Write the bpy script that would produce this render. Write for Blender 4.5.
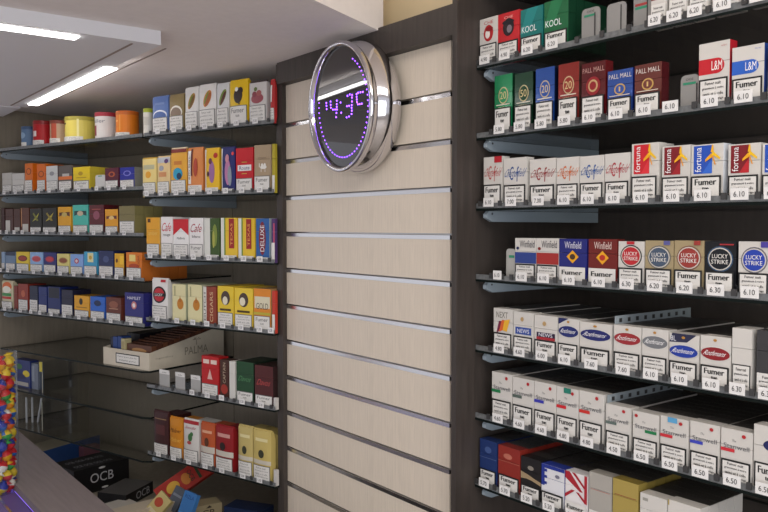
import bpy, math, random
from mathutils import Vector
random.seed(4)
SC = bpy.context.scene
for o in list(bpy.data.objects): bpy.data.objects.remove(o)
COL = SC.collection
CH = 1.60                      # eye height; heights below are written relative to it
# ------------------------------------------------------------ camera
FPX = 790.0
TH = math.atan(30 / FPX)
cam = bpy.data.cameras.new('camera'); cam.sensor_width = 36; cam.lens = 36 * FPX / 768
cam.clip_start = .02
co = bpy.data.objects.new('camera', cam); COL.objects.link(co)
co.location = (0, 0, CH); co.rotation_euler = (math.pi / 2 - TH, 0, 0)
SC.camera = co
SC.view_settings.view_transform = 'Standard'; SC.view_settings.look = 'None'
SC.view_settings.gamma = 1; SC.view_settings.use_curve_mapping = False
SC.view_settings.exposure = 0.0
# ------------------------------------------------------------ world
w = bpy.data.worlds.new('world'); SC.world = w; w.use_nodes = True
w.node_tree.nodes['Background'].inputs[0].default_value = (.80, .80, .86, 1)
w.node_tree.nodes['Background'].inputs[1].default_value = .85
def area(name, loc, rot, sx, sy, power, col):
    l = bpy.data.lights.new(name, 'AREA'); l.shape = 'RECTANGLE'; l.size = sx; l.size_y = sy
    l.energy = power; l.color = col
    o = bpy.data.objects.new(name, l); o.location = loc; o.rotation_euler = rot; COL.objects.link(o); return o
area('shop_ceiling_lamp', (.45, -.5, CH + .95), (math.radians(28), 0, 0), 1.6, .5, 20, (1, .96, .9))
area('shop_ceiling_lamp', (-1.3, .1, CH + .9), (math.radians(25), 0, math.radians(20)), 1.2, .4, 14, (1, .97, .92))
area('added_front_fill', (.2, -2.3, 1.25), (math.radians(90), 0, 0), 2.6, 1.6, 42, (.96, .97, 1))  # added fill light behind the camera, brightens the shelf interiors; no real window

# ------------------------------------------------------------ frames of the two wall runs
c_, s_ = math.cos(TH), math.sin(TH)
def ray(px, py):
    x = (px - 384) / FPX; z = (256 - py) / FPX
    return (x, c_ + s_ * z, -s_ + c_ * z)
class Frame:
    def __init__(s, px, zc, vp):
        r = ray(px, 226); s.O = (r[0] * zc, r[1] * zc)
        v = ray(vp, 226); L = math.hypot(v[0], v[1]); U = (-v[0] / L, -v[1] / L)
        if U[0] < 0: U = (-U[0], -U[1])
        s.U = U; s.N = (-U[1], U[0]); s.rz = math.atan2(U[1], U[0])
    def at(s, px, py, n=0):
        r = ray(px, py); ox = s.O[0] + n * s.N[0]; oy = s.O[1] + n * s.N[1]
        t = (ox * s.N[0] + oy * s.N[1]) / (r[0] * s.N[0] + r[1] * s.N[1])
        return ((t * r[0] - s.O[0]) * s.U[0] + (t * r[1] - s.O[1]) * s.U[1], t * r[2])
    def w(s, u, n, h):
        return Vector((s.O[0] + u * s.U[0] + n * s.N[0], s.O[1] + u * s.U[1] + n * s.N[1], CH + h))
R = Frame(483, 1.371, -225)    # slatwall and right-hand shelves
L = Frame(145, 2.109, -725)    # left-hand shelves, turned 17 degrees
def ground(px, py, h):
    r = ray(px, py); t = h / r[2]; return Vector((t * r[0], t * r[1], CH + h))

# ------------------------------------------------------------ materials
def lin(c):
    return tuple(((v / 12.92) if v <= .04045 else ((v + .055) / 1.055) ** 2.4) for v in c)
def hexc(h):
    h = h.lstrip('#'); return lin([int(h[i:i + 2], 16) / 255 for i in (0, 2, 4)])
MC = {}
def mat(name, col, rough=.45, metal=0, emis=0, bump=0, scale=40, var=0, spec=.5, stretch=None, coat=0):
    if name in MC: return MC[name]
    m = bpy.data.materials.new(name); m.use_nodes = True; nt = m.node_tree; b = nt.nodes['Principled BSDF']
    c = hexc(col) if isinstance(col, str) else col
    b.inputs['Base Color'].default_value = (*c, 1); b.inputs['Roughness'].default_value = rough
    b.inputs['Metallic'].default_value = metal; b.inputs['Specular IOR Level'].default_value = spec
    b.inputs['Coat Weight'].default_value = coat; b.inputs['Coat Roughness'].default_value = .12
    if emis:
        b.inputs['Emission Color'].default_value = (*c, 1); b.inputs['Emission Strength'].default_value = emis
    if var or bump:
        tc = nt.nodes.new('ShaderNodeTexCoord'); mp = nt.nodes.new('ShaderNodeMapping')
        nz = nt.nodes.new('ShaderNodeTexNoise'); nz.inputs['Scale'].default_value = scale; nz.inputs['Detail'].default_value = 5
        nt.links.new(tc.outputs['Object'], mp.inputs[0]); nt.links.new(mp.outputs[0], nz.inputs[0])
        if stretch: mp.inputs['Scale'].default_value = stretch
        if var:
            rp = nt.nodes.new('ShaderNodeValToRGB')
            rp.color_ramp.elements[0].position = .3; rp.color_ramp.elements[1].position = .7
            rp.color_ramp.elements[0].color = (*[v * (1 - var) for v in c], 1)
            rp.color_ramp.elements[1].color = (*[min(1, v * (1 + var)) for v in c], 1)
            nt.links.new(nz.outputs[0], rp.inputs[0]); nt.links.new(rp.outputs[0], b.inputs['Base Color'])
        if bump:
            bp = nt.nodes.new('ShaderNodeBump'); bp.inputs['Strength'].default_value = bump; bp.inputs['Distance'].default_value = .002
            nt.links.new(nz.outputs[0], bp.inputs['Height']); nt.links.new(bp.outputs[0], b.inputs['Normal'])
    MC[name] = m; return m
def clear(name, tint, gloss=.08, rough=.05):
    if name in MC: return MC[name]
    m = bpy.data.materials.new(name); m.use_nodes = True; nt = m.node_tree; nt.nodes.clear()
    out = nt.nodes.new('ShaderNodeOutputMaterial'); mx = nt.nodes.new('ShaderNodeMixShader')
    t = nt.nodes.new('ShaderNodeBsdfTransparent'); g = nt.nodes.new('ShaderNodeBsdfGlossy')
    lw = nt.nodes.new('ShaderNodeLayerWeight'); fr = nt.nodes.new('ShaderNodeMath'); fr.operation = 'POWER'; fr.inputs[1].default_value = 5; nt.links.new(lw.outputs['Facing'], fr.inputs[0]); lw.inputs[0].default_value = .5
    ad = nt.nodes.new('ShaderNodeMath'); ad.operation = 'ADD'; ad.inputs[1].default_value = gloss; ad.use_clamp = True
    t.inputs[0].default_value = (*tint, 1); g.inputs[1].default_value = rough
    nt.links.new(fr.outputs[0], ad.inputs[0]); nt.links.new(ad.outputs[0], mx.inputs[0])
    nt.links.new(t.outputs[0], mx.inputs[1]); nt.links.new(g.outputs[0], mx.inputs[2]); nt.links.new(mx.outputs[0], out.inputs[0])
    MC[name] = m; return m
def paper(h, foil=False):
    return mat('print_' + h.lstrip('#') + ('_foil' if foil else ''), h, .5 if not foil else .24, 0 if not foil else .35, coat=.10 if not foil else .8, spec=.35)
M_PILLAR = mat('dark_wood_laminate', '#3d3632', .5, bump=.25, scale=14, var=.22, stretch=(9, 9, .6))
M_BACK = mat('grey_brown_back_panel', '#8b8273', .55, scale=10, var=.10, stretch=(8, 8, 1))
M_DARKBACK = mat('dark_back_panel', '#3d3632', .6, scale=10, var=.15, stretch=(8, 8, 1))
M_SLAT = mat('pale_oak_laminate', '#dbcebd', .5, scale=30, var=.07, stretch=(9, 9, .5))
M_GROOVE = mat('groove_shadow_black', '#15130f', .7)
M_ALU = mat('brushed_aluminium', '#e6e6e8', .22, 1)
M_CHROME = mat('chrome', '#d8d6da', .09, 1)
M_CEIL = mat('white_ceiling_paint', '#ebe4e1', .8, bump=.05, scale=60, var=.02)
M_FASCIA = mat('white_fascia_paint', '#e2e2e6', .6)
M_BEIGE = mat('beige_wall_paint', '#dcc9a4', .8, var=.03, scale=5)
M_FLOOR = mat('floor_tile', '#b8b0a6', .4, var=.1, scale=4)
M_STRIP = mat('led_strip_glow', (1, .98, .96), .5, emis=9)
M_GLASS = clear('shelf_glass', (.965, .975, .968), .03)
M_GEDGE = mat('glass_edge_green', '#101816', .55, spec=.15)
M_ACRYL = clear('clear_acrylic', (.93, .94, .95), .06, .12)
M_RAIL = mat('frosted_price_rail', '#6d6f70', .3, var=.25, scale=160)
M_GRIP = mat('dark_grip_plastic', '#3b3a3a', .35)
M_BRK = mat('blue_grey_bracket_steel', '#94a1ab', .5, .0)
M_TAG = mat('price_tag_paper', '#e8e6e4', .5)
M_INK = mat('black_ink', '#141414', .5)
M_SOFTINK = mat('grey_ink', '#3a3838', .5)

# ------------------------------------------------------------ mesh builder
class MB:
    def __init__(s): s.v = []; s.f = []; s.mi = []; s.ms = []
    def m(s, material):
        if material not in s.ms: s.ms.append(material)
        return s.ms.index(material)
    def face(s, pts, material):
        b = len(s.v); s.v += [tuple(p) for p in pts]; s.f.append(tuple(range(b, b + len(pts)))); s.mi.append(s.m(material))
    def mesh(s, vs, fs, material):
        b = len(s.v); s.v += [tuple(p) for p in vs]; k = s.m(material)
        for f in fs: s.f.append(tuple(b + i for i in f)); s.mi.append(k)
    def box(s, x0, x1, y0, y1, z0, z1, material, front=None, top=None):
        v = [(x0, y0, z0), (x1, y0, z0), (x1, y1, z0), (x0, y1, z0), (x0, y0, z1), (x1, y0, z1), (x1, y1, z1), (x0, y1, z1)]
        b = len(s.v); s.v += v
        for f, mm in (((0, 3, 2, 1), material), ((4, 5, 6, 7), top or material), ((0, 1, 5, 4), front or material),
                      ((1, 2, 6, 5), material), ((2, 3, 7, 6), material), ((3, 0, 4, 7), material)):
            s.f.append(tuple(b + i for i in f)); s.mi.append(s.m(mm))
    def prism(s, pts, d0, d1, material, ax='x', cap=None):
        """2-D outline extruded along an axis"""
        def P(a, b, d): return (d, a, b) if ax == 'x' else ((a, d, b) if ax == 'y' else (a, b, d))
        n = len(pts); b = len(s.v)
        s.v += [P(a, q, d0) for a, q in pts] + [P(a, q, d1) for a, q in pts]
        k = s.m(material); kc = s.m(cap or material)
        for i in range(n):
            j = (i + 1) % n; s.f.append((b + i, b + j, b + n + j, b + n + i)); s.mi.append(k)
        s.f.append(tuple(b + i for i in range(n))[::-1]); s.mi.append(kc)
        s.f.append(tuple(b + n + i for i in range(n))); s.mi.append(kc)
    def lathe(s, prof, n, material, cx=0, cy=0, axis='z', close=False):
        b = len(s.v)
        for r, t in prof:
            for i in range(n):
                a = 2 * math.pi * i / n
                if axis == 'z': s.v.append((cx + r * math.cos(a), cy + r * math.sin(a), t))
                else: s.v.append((cx + r * math.cos(a), t, cy + r * math.sin(a)))
        k = s.m(material)
        for q in range(len(prof) - 1):
            for i in range(n):
                j = (i + 1) % n; s.f.append((b + q * n + i, b + q * n + j, b + (q + 1) * n + j, b + (q + 1) * n + i)); s.mi.append(k)
        if close:
            s.f.append(tuple(b + i for i in range(n))[::-1]); s.mi.append(k)
            q = len(prof) - 1; s.f.append(tuple(b + q * n + i for i in range(n))); s.mi.append(k)
    def build(s, name, parent=None, smooth=False):
        me = bpy.data.meshes.new(name); me.from_pydata(s.v, [], s.f)
        for mm in s.ms: me.materials.append(mm)
        me.polygons.foreach_set('material_index', s.mi)
        if smooth: me.polygons.foreach_set('use_smooth', [True] * len(me.polygons))
        me.update(); o = bpy.data.objects.new(name, me); COL.objects.link(o)
        if parent: o.parent = parent
        return o
def fixn(o):
    import bmesh
    bm = bmesh.new(); bm.from_mesh(o.data); bmesh.ops.recalc_face_normals(bm, faces=bm.faces[:]); bm.to_mesh(o.data); bm.free(); return o
def tag(o, label, cat, group=None, kind=None):
    o['label'] = label; o['category'] = cat
    if group: o['group'] = group
    if kind: o['kind'] = kind
    return o
def struct(o): o['kind'] = 'structure'; return o
def put(o, fr, u, n, h): o.location = fr.w(u, n, h); o.rotation_euler = (0, 0, fr.rz); return o
def empty(name): o = bpy.data.objects.new(name, None); o.empty_display_size = .05; COL.objects.link(o); return o

# ------------------------------------------------------------ lettering
TX = {}
def text(s):
    if s in TX: return TX[s]
    cu = bpy.data.curves.new('lettering', 'FONT'); cu.body = s; cu.size = 1; cu.resolution_u = 3 if len(s) < 9 else 1; cu.align_x = 'CENTER'
    o = bpy.data.objects.new('lettering', cu); COL.objects.link(o)
    dg = bpy.context.evaluated_depsgraph_get(); me = bpy.data.meshes.new_from_object(o.evaluated_get(dg))
    vs = [(v.co.x, v.co.y) for v in me.vertices]; fs = [tuple(p.vertices) for p in me.polygons]
    bpy.data.objects.remove(o); bpy.data.curves.remove(cu); bpy.data.meshes.remove(me)
    x0 = min(v[0] for v in vs); x1 = max(v[0] for v in vs); y0 = min(v[1] for v in vs); y1 = max(v[1] for v in vs)
    TX[s] = ([((x - x0) / (x1 - x0), (y - y0) / (y1 - y0)) for x, y in vs], fs); return TX[s]

class Face:
    """maps print coordinates (u,v in 0..1, layer) onto the front of a pack of a given shape"""
    def __init__(s, W, H, D, shape): s.W = W; s.H = H; s.D = D; s.shape = shape
    def P(s, u, v, l):
        e = .0003 * l
        if s.shape == 'tin':
            a = (u - .5) * math.radians(164); r = s.W / 2
            return ((r + e) * math.sin(a), r - (r + e) * math.cos(a), v * s.H)
        y = 0
        if s.shape == 'pouch': y = -.0045 * max(0, math.sin(math.pi * min(1, max(0, u)))) ** .6 * max(0, math.sin(math.pi * min(1, max(0, v)))) ** .6
        return ((u - .5) * s.W, y - e, v * s.H)
def art_rect(mb, F, u0, v0, u1, v1, m, l):
    nu, nv = (1, 1) if F.shape == 'box' else ((8, 1) if F.shape == 'tin' else (6, 6))
    vs = [F.P(u0 + (u1 - u0) * i / nu, v0 + (v1 - v0) * j / nv, l) for j in range(nv + 1) for i in range(nu + 1)]
    fs = [(j * (nu + 1) + i, j * (nu + 1) + i + 1, (j + 1) * (nu + 1) + i + 1, (j + 1) * (nu + 1) + i) for j in range(nv) for i in range(nu)]
    mb.mesh(vs, fs, m)
def art_ell(mb, F, cu, cv, ru, rv, m, l, rot=0):
    n = 20; vs = [F.P(cu, cv, l)]; fs = []
    for k in (1, 2):
        for i in range(n):
            a = 2 * math.pi * i / n; x = ru * k / 2 * math.cos(a) * F.W; y = rv * k / 2 * math.sin(a) * F.H
            vs.append(F.P(cu + (x * math.cos(rot) - y * math.sin(rot)) / F.W, cv + (x * math.sin(rot) + y * math.cos(rot)) / F.H, l))
    for i in range(n):
        j = (i + 1) % n; fs.append((0, 1 + i, 1 + j)); fs.append((1 + i, 1 + n + i, 1 + n + j, 1 + j))
    mb.mesh(vs, fs, m)
def art_text(mb, F, s, cu, cv, w, h, m, l, rot=0, shear=0, bold=0):
    if bold:
        for q in (-bold, bold): art_text(mb, F, s, cu + q, cv, w, h, m, l)
    vs, fs = text(s); out = []
    for x, y in vs:
        x -= .5; y -= .5
        if rot: dx, dy = -y * h, x * w
        else: dx, dy = x * w + shear * y * w, y * h
        out.append(F.P(cu + dx, cv + dy, l))
    mb.mesh(out, fs, m)
def do_art(mb, F, arts):
    for k, a in enumerate(arts):
        t = a[0]; l = k + 1.0
        if t == 'r': art_rect(mb, F, *a[1:5], paper(a[5]), l)
        elif t == 'f': art_rect(mb, F, *a[1:5], paper(a[5], True), l)
        elif t == 'e': art_ell(mb, F, *a[1:5], paper(a[5]), l, a[6] if len(a) > 6 else 0)
        elif t == 't': art_text(mb, F, a[1], *a[2:6], paper(a[6]), l)
        elif t == 'i': art_text(mb, F, a[1], *a[2:6], paper(a[6]), l, 0, .18)
        elif t == 'v': art_text(mb, F, a[1], *a[2:6], paper(a[6]), l, 1)
        elif t == 'p': mb.face([F.P(u, v, l) for u, v in a[1]], paper(a[2]))
WT = {1: [('Fumer', .5, .76, .8, .24), ('tue', .5, .50, .24, .12)],
      2: [('Fumer nuit', .5, .84, .62, .11), ('gravement à votre', .5, .66, .84, .11), ('santé et à celle', .5, .48, .8, .11), ('de votre entourage', .5, .30, .84, .11)],
      3: [('Fumer', .5, .70, .78, .26), ('tue', .5, .42, .24, .14)]}
WT[4] = WT[2]
def pack_geom(W, H, D, shape, base, arts, warn, wh, foil=False, side=None, name='cigarette_pack', thin=False):
    """root = printed body; children: flip lid / tin lid / crimped top, warning label"""
    F = Face(W, H, D, shape); mb = MB(); bm_ = paper(base, foil); sm = paper(side, foil) if side else bm_
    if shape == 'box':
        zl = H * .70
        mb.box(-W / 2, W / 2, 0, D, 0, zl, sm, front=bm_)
    elif shape == 'tin':
        r = W / 2
        mb.lathe([(r * .97, 0), (r, .002), (r, H * .86)], 28, bm_, 0, r, close=True)
    else:
        n = 7; vs = []; fs = []
        for j in range(n):
            for i in range(n): vs.append(F.P(i / (n - 1), j / (n - 1), 0))
        for j in range(n):
            for i in range(n):
                x, y, z = F.P(i / (n - 1), j / (n - 1), 0); vs.append((x, D * (1 if 0 < j < n - 1 else .55) - y, z))
        q = n * n
        for j in range(n - 1):
            for i in range(n - 1):
                a = j * n + i; fs.append((a, a + 1, a + n + 1, a + n)); fs.append((q + a + 1, q + a, q + a + n, q + a + n + 1))
        for i in range(n - 1):
            fs.append((i + 1, i, q + i, q + i + 1)); a = (n - 1) * n + i; fs.append((a, a + 1, q + a + 1, q + a))
            a = i * n; fs.append((a, a + n, q + a + n, q + a)); a = i * n + n - 1; fs.append((a + n, a, q + a, q + a + n))
        mb.mesh(vs, fs, bm_)
    do_art(mb, F, arts)
    root = mb.build(name)
    if shape == 'box':
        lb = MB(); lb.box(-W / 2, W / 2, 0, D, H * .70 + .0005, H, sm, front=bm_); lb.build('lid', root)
    elif shape == 'tin':
        lb = MB(); r = W / 2
        lb.lathe([(r * 1.02, H * .86 + .0003), (r * 1.02, H * .985), (r * .98, H), (r * .3, H)], 28, paper(side or base), 0, r, close=True); lb.build('lid', root)
    else:
        lb = MB(); lb.box(-W / 2, W / 2, D * .15, D * .35, H, H + .004, sm); lb.build('crimped_top', root)
    if warn:
        wb = MB(); l0 = len(arts) + 2
        u0, u1 = .03, .97
        if shape == 'tin': u0, u1 = .12, .88
        v0, v1 = .02, wh
        if warn in (1, 2):
            art_rect(wb, F, u0, v0, u1, v1, paper('#6c6a68') if thin else M_INK, l0)
            b = .028 if thin else .055; bv = b * W / H
        else: b = bv = 0
        art_rect(wb, F, u0 + b, v0 + bv, u1 - b, v1 - bv, paper('#dedbd6'), l0 + 1.2)
        if W > .012:
            for s, cu, cv, tw, th in WT[warn]:
                art_text(wb, F, s, u0 + (u1 - u0) * cu, v0 + (v1 - v0) * cv, (u1 - u0 - 2 * b) * tw, (v1 - v0) * th, paper('#5a5856') if thin else M_INK, l0 + 2.4, bold=0 if thin else (.008 if warn in (1, 3) else .002))
        o = wb.build('warning_label', root); o['label'] = 'white health warning print'
    return root

# ------------------------------------------------------------ room shell
def plate(name, pts, z0, z1, m):
    mb = MB(); mb.prism([(p[0], p[1]) for p in pts], z0, z1, m, ax='z'); return fixn(mb.build(name))
struct(plate('floor', [(-5, -4), (4, -4), (4, 4), (-5, 4)], -.1, 0, M_FLOOR))
HC = CH + .377                                   # underside of the lowered ceiling
A = ground(383, 32.5, .377); B = ground(314, 0, .377); dAB = (B - A).normalized()
A2 = A - dAB * .001; B2 = A + dAB * 3.2
pl = [A2, B2, Vector((-4.2, B2.y, 0)), Vector((-4.2, 3.6, 0)), A2 + Vector((-.2, 1.2, 0))]
struct(plate('ceiling', pl, HC, HC + .45, M_CEIL))
struct(plate('ceiling', [(-4, -3.5), (3.5, -3.5), (3.5, 3.2), (-4, 3.2)], CH + 1.1, CH + 1.2, M_CEIL))
# walls behind the fixtures
def fbox(name, fr, u0, u1, n0, n1, h0, h1, m, parent=None, front=None):
    mb = MB(); mb.box(0, u1 - u0, 0, n1 - n0, 0, h1 - h0, m, front=front); o = mb.build(name)
    if parent: o.parent = parent; o.location = (u0 - parent['u'], n0 - parent['n'], h0 - parent['h'])
    else: put(o, fr, u0, n0, h0)
    return o
struct(fbox('wall_right', R, -.9, 1.6, .36, .42, -CH, 1.1, M_BEIGE))
struct(fbox('wall_left', L, -1.2, .49, .345, .40, -CH, .9, M_BEIGE))
struct(fbox('trim_1', R, -.62, 1.6, .05, .359, .41, 1.1, M_BEIGE))      # beige wall above the header board

def fixture(name, fr, label, cat):
    e = empty(name); e['u'] = 0; e['n'] = 0; e['h'] = 0; put(e, fr, 0, 0, 0); return tag(e, label, cat)
# slatwall
DEP = .32
sw = fixture('slatwall_panel', R, 'pale oak slatwall panel with silver grooves between two dark pillars', 'wall panel')
SN, PN = -.020, -.047                             # fronts of the slatwall and of the wide pillar
UL = R.at(286.5, 226, SN)[0]; UR = -.062
g0_ = R.at(450, 189, SN)[1]; gs = (g0_ - R.at(450, 471.5, SN)[1]) / 6
gr = [g0_ + gs * k for k in range(2, -18, -1)]
HT = R.at(450, 40.5, SN)[1]
fbox('backing', R, UL, UR, SN + .020, SN + .026, -CH + .02, HT, M_GROOVE, sw)
prev = HT
for g in gr:
    if g > HT - .01: continue
    fbox('slat_board', R, UL, UR, SN, SN + .019, g + .0055, prev, M_SLAT, sw)
    mb = MB()                                                     # aluminium insert: lower lip, back web
    mb.prism([(-.0008, -.0055), (-.0008, .0022), (.0008, .0030), (.004, .0002), (.016, .0002), (.016, .005), (.018, .005), (.018, -.0055)], 0, UR - UL, M_ALU, ax='x')
    o = fixn(mb.build('aluminium_rail', sw)); o.location = (UL, SN, g)
    prev = g - .0055
    if prev < -CH + .12: break
fbox('slat_board', R, UL, UR, SN, SN + .019, -CH + .02, prev, M_SLAT, sw)
for k in ('u', 'n', 'h'): del sw[k]
hd = struct(fbox('trim_2', R, UL, R.at(451.6, 256, PN)[0] - .0006, SN - .024, .03, HT + .0005, R.at(452, 3, PN)[1], M_PILLAR))
# pillars
LPN = .020; la, lb_ = L.at(276.8, 226, LPN)[0], L.at(282.5, 226, LPN)[0]
p1 = MB(); p1.box(0, lb_ - la, 0, .06, 0, CH + .376, M_PILLAR); o = p1.build('pillar'); put(o, L, la, LPN, -CH)
tag(o, 'narrow dark wood pillar left of the pale slatwall', 'pillar')
UP0 = R.at(451.6, 256, PN)[0]; UPX = -.0165; print('side thickness', UPX - UP0)
p2 = MB(); p2.box(0, UPX - UP0, 0, -PN - .001, 0, CH + .408, M_PILLAR)
o = p2.build('pillar'); put(o, R, UP0, PN, -CH); tag(o, 'wide dark wood upright between slatwall and the right shelves', 'pillar')
# right bay carcass
rb = fixture('shelving_unit', R, 'dark wood shelving bay on the right, holding white-fronted cigarette packs', 'shelving unit')
fbox('side_panel', R, -.040, -.0185, .0, DEP - .001, -CH, .408, M_DARKBACK, rb)
fbox('back_panel', R, -.04, 1.2, DEP, DEP + .02, -CH, .408, M_DARKBACK, rb)
fbox('top_panel', R, -.04, 1.2, .0, DEP + .02, .409, .43, M_PILLAR, rb)
fbox('side_panel', R, 1.17, 1.2, .0, DEP, -CH, .408, M_PILLAR, rb)
lbk = fixture('shelving_unit', L, 'grey-brown shelving wall on the left, two bays of narrow shelves', 'shelving unit')
fbox('back_panel', L, -.76, -.004, DEP, DEP + .018, -CH, .376, M_BACK, lbk)
fbox('back_panel', L, -.001, la + .014, DEP, DEP + .018, -CH, .376, M_BACK, lbk)
fbox('side_panel', L, -.762, -.742, -.0, DEP - .001, -CH, .376, M_BACK, lbk)
fbox('side_panel', L, la + .001, la + .014, .082, DEP - .001, -CH, .376, M_PILLAR, lbk)
for f in (rb, lbk):
    for k in ('u', 'n', 'h'): del f[k]

# ------------------------------------------------------------ ceiling light fixture
C0 = ground(161, 45, .350)                        # outer corner of the lowered board
lf = empty('ceiling_light_board'); lf.location = C0; lf.rotation_euler = (0, 0, R.rz)
tag(lf, 'white lowered ceiling board with two glowing recessed strips', 'ceiling light')
# local axes: x = along slatwall (right), y = towards the wall
def loc_of(p): d = p - C0; return (d.x * R.U[0] + d.y * R.U[1], d.x * R.N[0] + d.y * R.N[1])
s1 = [loc_of(ground(*q, .3495)) for q in ((0, 24), (79, 35), (0, 31), (76, 38))]
s2 = [loc_of(ground(*q, .3495)) for q in ((31, 104.5), (112, 68), (42, 105), (102, 66))]
LX0 = -1.02
x2 = sum(p[0] for p in (s2[1], s2[3])) / 2; x2b = sum(p[0] for p in (s2[0], s2[2])) / 2
y2 = sum(p[1] for p in s2) / 4; x1 = sum(p[0] for p in s1) / 4; y1 = max(p[1] for p in s1)
print('STRIPS', s1, s2)
b = MB(); b.box(LX0, 0, -2.4, 0, 0, .0268, M_FASCIA); b.build('board', lf)
for a_, c2 in ((y2 - .048, y2 - .044), (y2 + .020, y2 + .023)):
    b = MB(); b.box(LX0 + .02, -.02, a_, c2, -.0015, -.0001, mat('channel_line', '#8f8078', .6)); b.build('channel_edge', lf)
b = MB(); b.box(x2b, x2, y2 - .013, y2 + .013, -.003, -.0003, M_STRIP); b.build('light_strip', lf)['label'] = 'glowing white strip running along the board'
b = MB(); b.box(x1 - .014, x1 + .014, -2.2, y1, -.003, -.0003, M_STRIP); b.build('light_strip', lf)['label'] = 'glowing white strip crossing towards the viewer'
C1 = ground(21, 108, .352)
b = MB(); b.box(-.6, 0, -1.5, 0, 0, .0245, M_FASCIA); o = b.build('ceiling_board'); o.location = C1 + Vector((-.004, .004, 0)); o.rotation_euler = (0, 0, R.rz)
tag(o, 'far white ceiling board edge beyond the light board at upper left', 'ceiling board')

# ------------------------------------------------------------ clock
CU, CHH = R.at(347.5, 106, -.075)
ck = empty('wall_clock'); put(ck, R, CU, SN - .010, CHH); ck.rotation_euler = (math.radians(3), 0, R.rz - math.radians(5.5))
tag(ck, 'round chrome wall clock with purple LED digits on the slatwall', 'clock')
b = MB(); b.lathe([(.118, .006), (.120, -.0), (.127, -.004), (.131, -.018), (.127, -.034), (.120, -.045)], 64, M_CHROME, axis='y'); b.build('drum', ck, True)
b = MB(); b.lathe([(.120, -.045), (.125, -.050), (.1275, -.057), (.1270, -.063), (.124, -.066), (.1195, -.065), (.117, -.061), (.116, -.055)], 64, M_CHROME, axis='y'); b.build('rim', ck, True)
b = MB(); b.lathe([(.1155, -.050), (.1155, -.056)], 64, mat('dark_mirror_glass', '#2c2a2d', .02, .0, spec=1), axis='y', close=True); b.build('face_glass', ck)
LED = mat('purple_led', (.22, .06, 1), .5, emis=9)
b = MB()
def dot(x, z, r=.0017): b.lathe([(r, -.0564), (r * .7, -.0572)], 8, LED, x, z, axis='y', close=True)
for k in range(5, 48):
    a = math.radians(6 * k); dot(.004 + .098 * math.sin(a), .098 * math.cos(a), .0013)
o = b.build('seconds_ring', ck); o['label'] = 'ring of purple LED dots'
b = MB()
for x, y in ((232,265),(232,290),(232,318),(268,255),(268,283),(268,308),(285,325),(303,325),(320,250),(318,280),(318,303),(318,325),(312,355),(308,390),
             (350,268),(352,355),(410,215),(430,205),(448,210),(446,232),(445,265),(442,295),(420,300),(402,302),(440,318),(440,342),(437,370),(415,390),(395,397),
             (498,195),(517,192),(537,190),(485,205),(485,228),(485,250),(485,272),(492,291),(508,291),(524,288)):
    uu, hh = R.at(305 + x / 8.54, 70 + y / 8.54, -.075); dot((uu - CU) * 1.2 + .004, hh - CHH, .0018)
o = b.build('digits', ck); o['label'] = 'purple dotted digits 14:3 and a partly lit last figure'

# ------------------------------------------------------------ shelves
def bracket(parent, x, depth, hgt=.019):
    mb = MB(); pts = [(.012, -.0002), (.006, -.006), (.006, -.012), (.012, -hgt + .004), (.022, -hgt), (depth - .002, -hgt * 1.05), (depth - .002, -.0002)]
    mb.prism(pts, x, x + .008, M_BRK, ax='x'); o = fixn(mb.build('bracket', parent))
    mb = MB(); mb.lathe([(.0018, 0), (.0022, .001)], 8, M_GRIP, .02, -.005, axis='y', close=True)
    sc = mb.build('screw', o); sc.rotation_euler = (0, 0, math.pi / 2); sc.location = (x + .0085, 0, 0)
    return o
def shelf(fr, u0, u1, h, label, rail=True, depth=DEP - .003, br=True, th=.004, chamfer=False, m=M_GLASS, notch=0):
    e = empty('glass_shelf'); put(e, fr, u0, 0, h); tag(e, label, 'shelf')
    W = u1 - u0; mb = MB()
    if chamfer:
        pts = [(0, 0), (W - .02, 0), (W, .014), (W, depth), (0, depth)]
    elif notch: pts = [(0, 0), (W + notch, 0), (W + notch, .016), (W, .018), (W, depth), (0, depth)]
    else: pts = [(0, 0), (W, 0), (W, depth), (0, depth)]
    mb.prism(pts, -th, 0, M_GEDGE, ax='z', cap=m); fixn(mb.build('glass_plate', e))
    if rail:
        mb = MB(); mb.box(0, W + notch, .0005, .0025, .0002, .009, M_RAIL); mb.box(0, W, .0026, .0045, .0002, .0045, M_ACRYL); mb.build('front_rail', e)
    if br:
        bracket(e, .012, depth, ); 
        if br == 2: bracket(e, W - .02, depth)
        for q in (e,):
            for ch in q.children:
                if ch.name.startswith('bracket'): ch.location.z = -th - .0002
    return e
def divider(sh, x, hgt=.022, dep=.14):
    mb = MB(); mb.prism([(.0052, .0002), (.0052, hgt * .8), (.012, hgt), (dep, hgt * .8), (dep, .0002)], -.0006, .0006, M_ACRYL, ax='x')
    o = fixn(mb.build('divider', sh)); o.location = (x, 0, 0)
    mb = MB(); mb.box(-.0034, .0034, -.003, -.0001, .0035, .0125, M_GRIP); g = mb.build('grip', o)
TAGM = {}
def price_tag(fr, u, h, txt, wd, ht, label, grp, n=-.0036):
    key = (txt, round(wd, 3), round(ht, 3))
    if key not in TAGM:
        mb = MB(); mb.box(-wd / 2, wd / 2, -.001, 0, 0, ht, M_TAG)
        F = Face(wd, ht, 0, 'box')
        vs, fs = text(txt if txt != ' ' else '5.50'); mb.mesh([((x - .5) * wd * .62, -.0015, ht * (.27 + .46 * y)) for x, y in vs], fs, M_INK)
        o = mb.build('price_tag'); TAGM[key] = o.data
    else:
        o = bpy.data.objects.new('price_tag', TAGM[key]); COL.objects.link(o)
    put(o, fr, u, n, h + .0026); return tag(o, label, 'price tag', grp)

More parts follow.
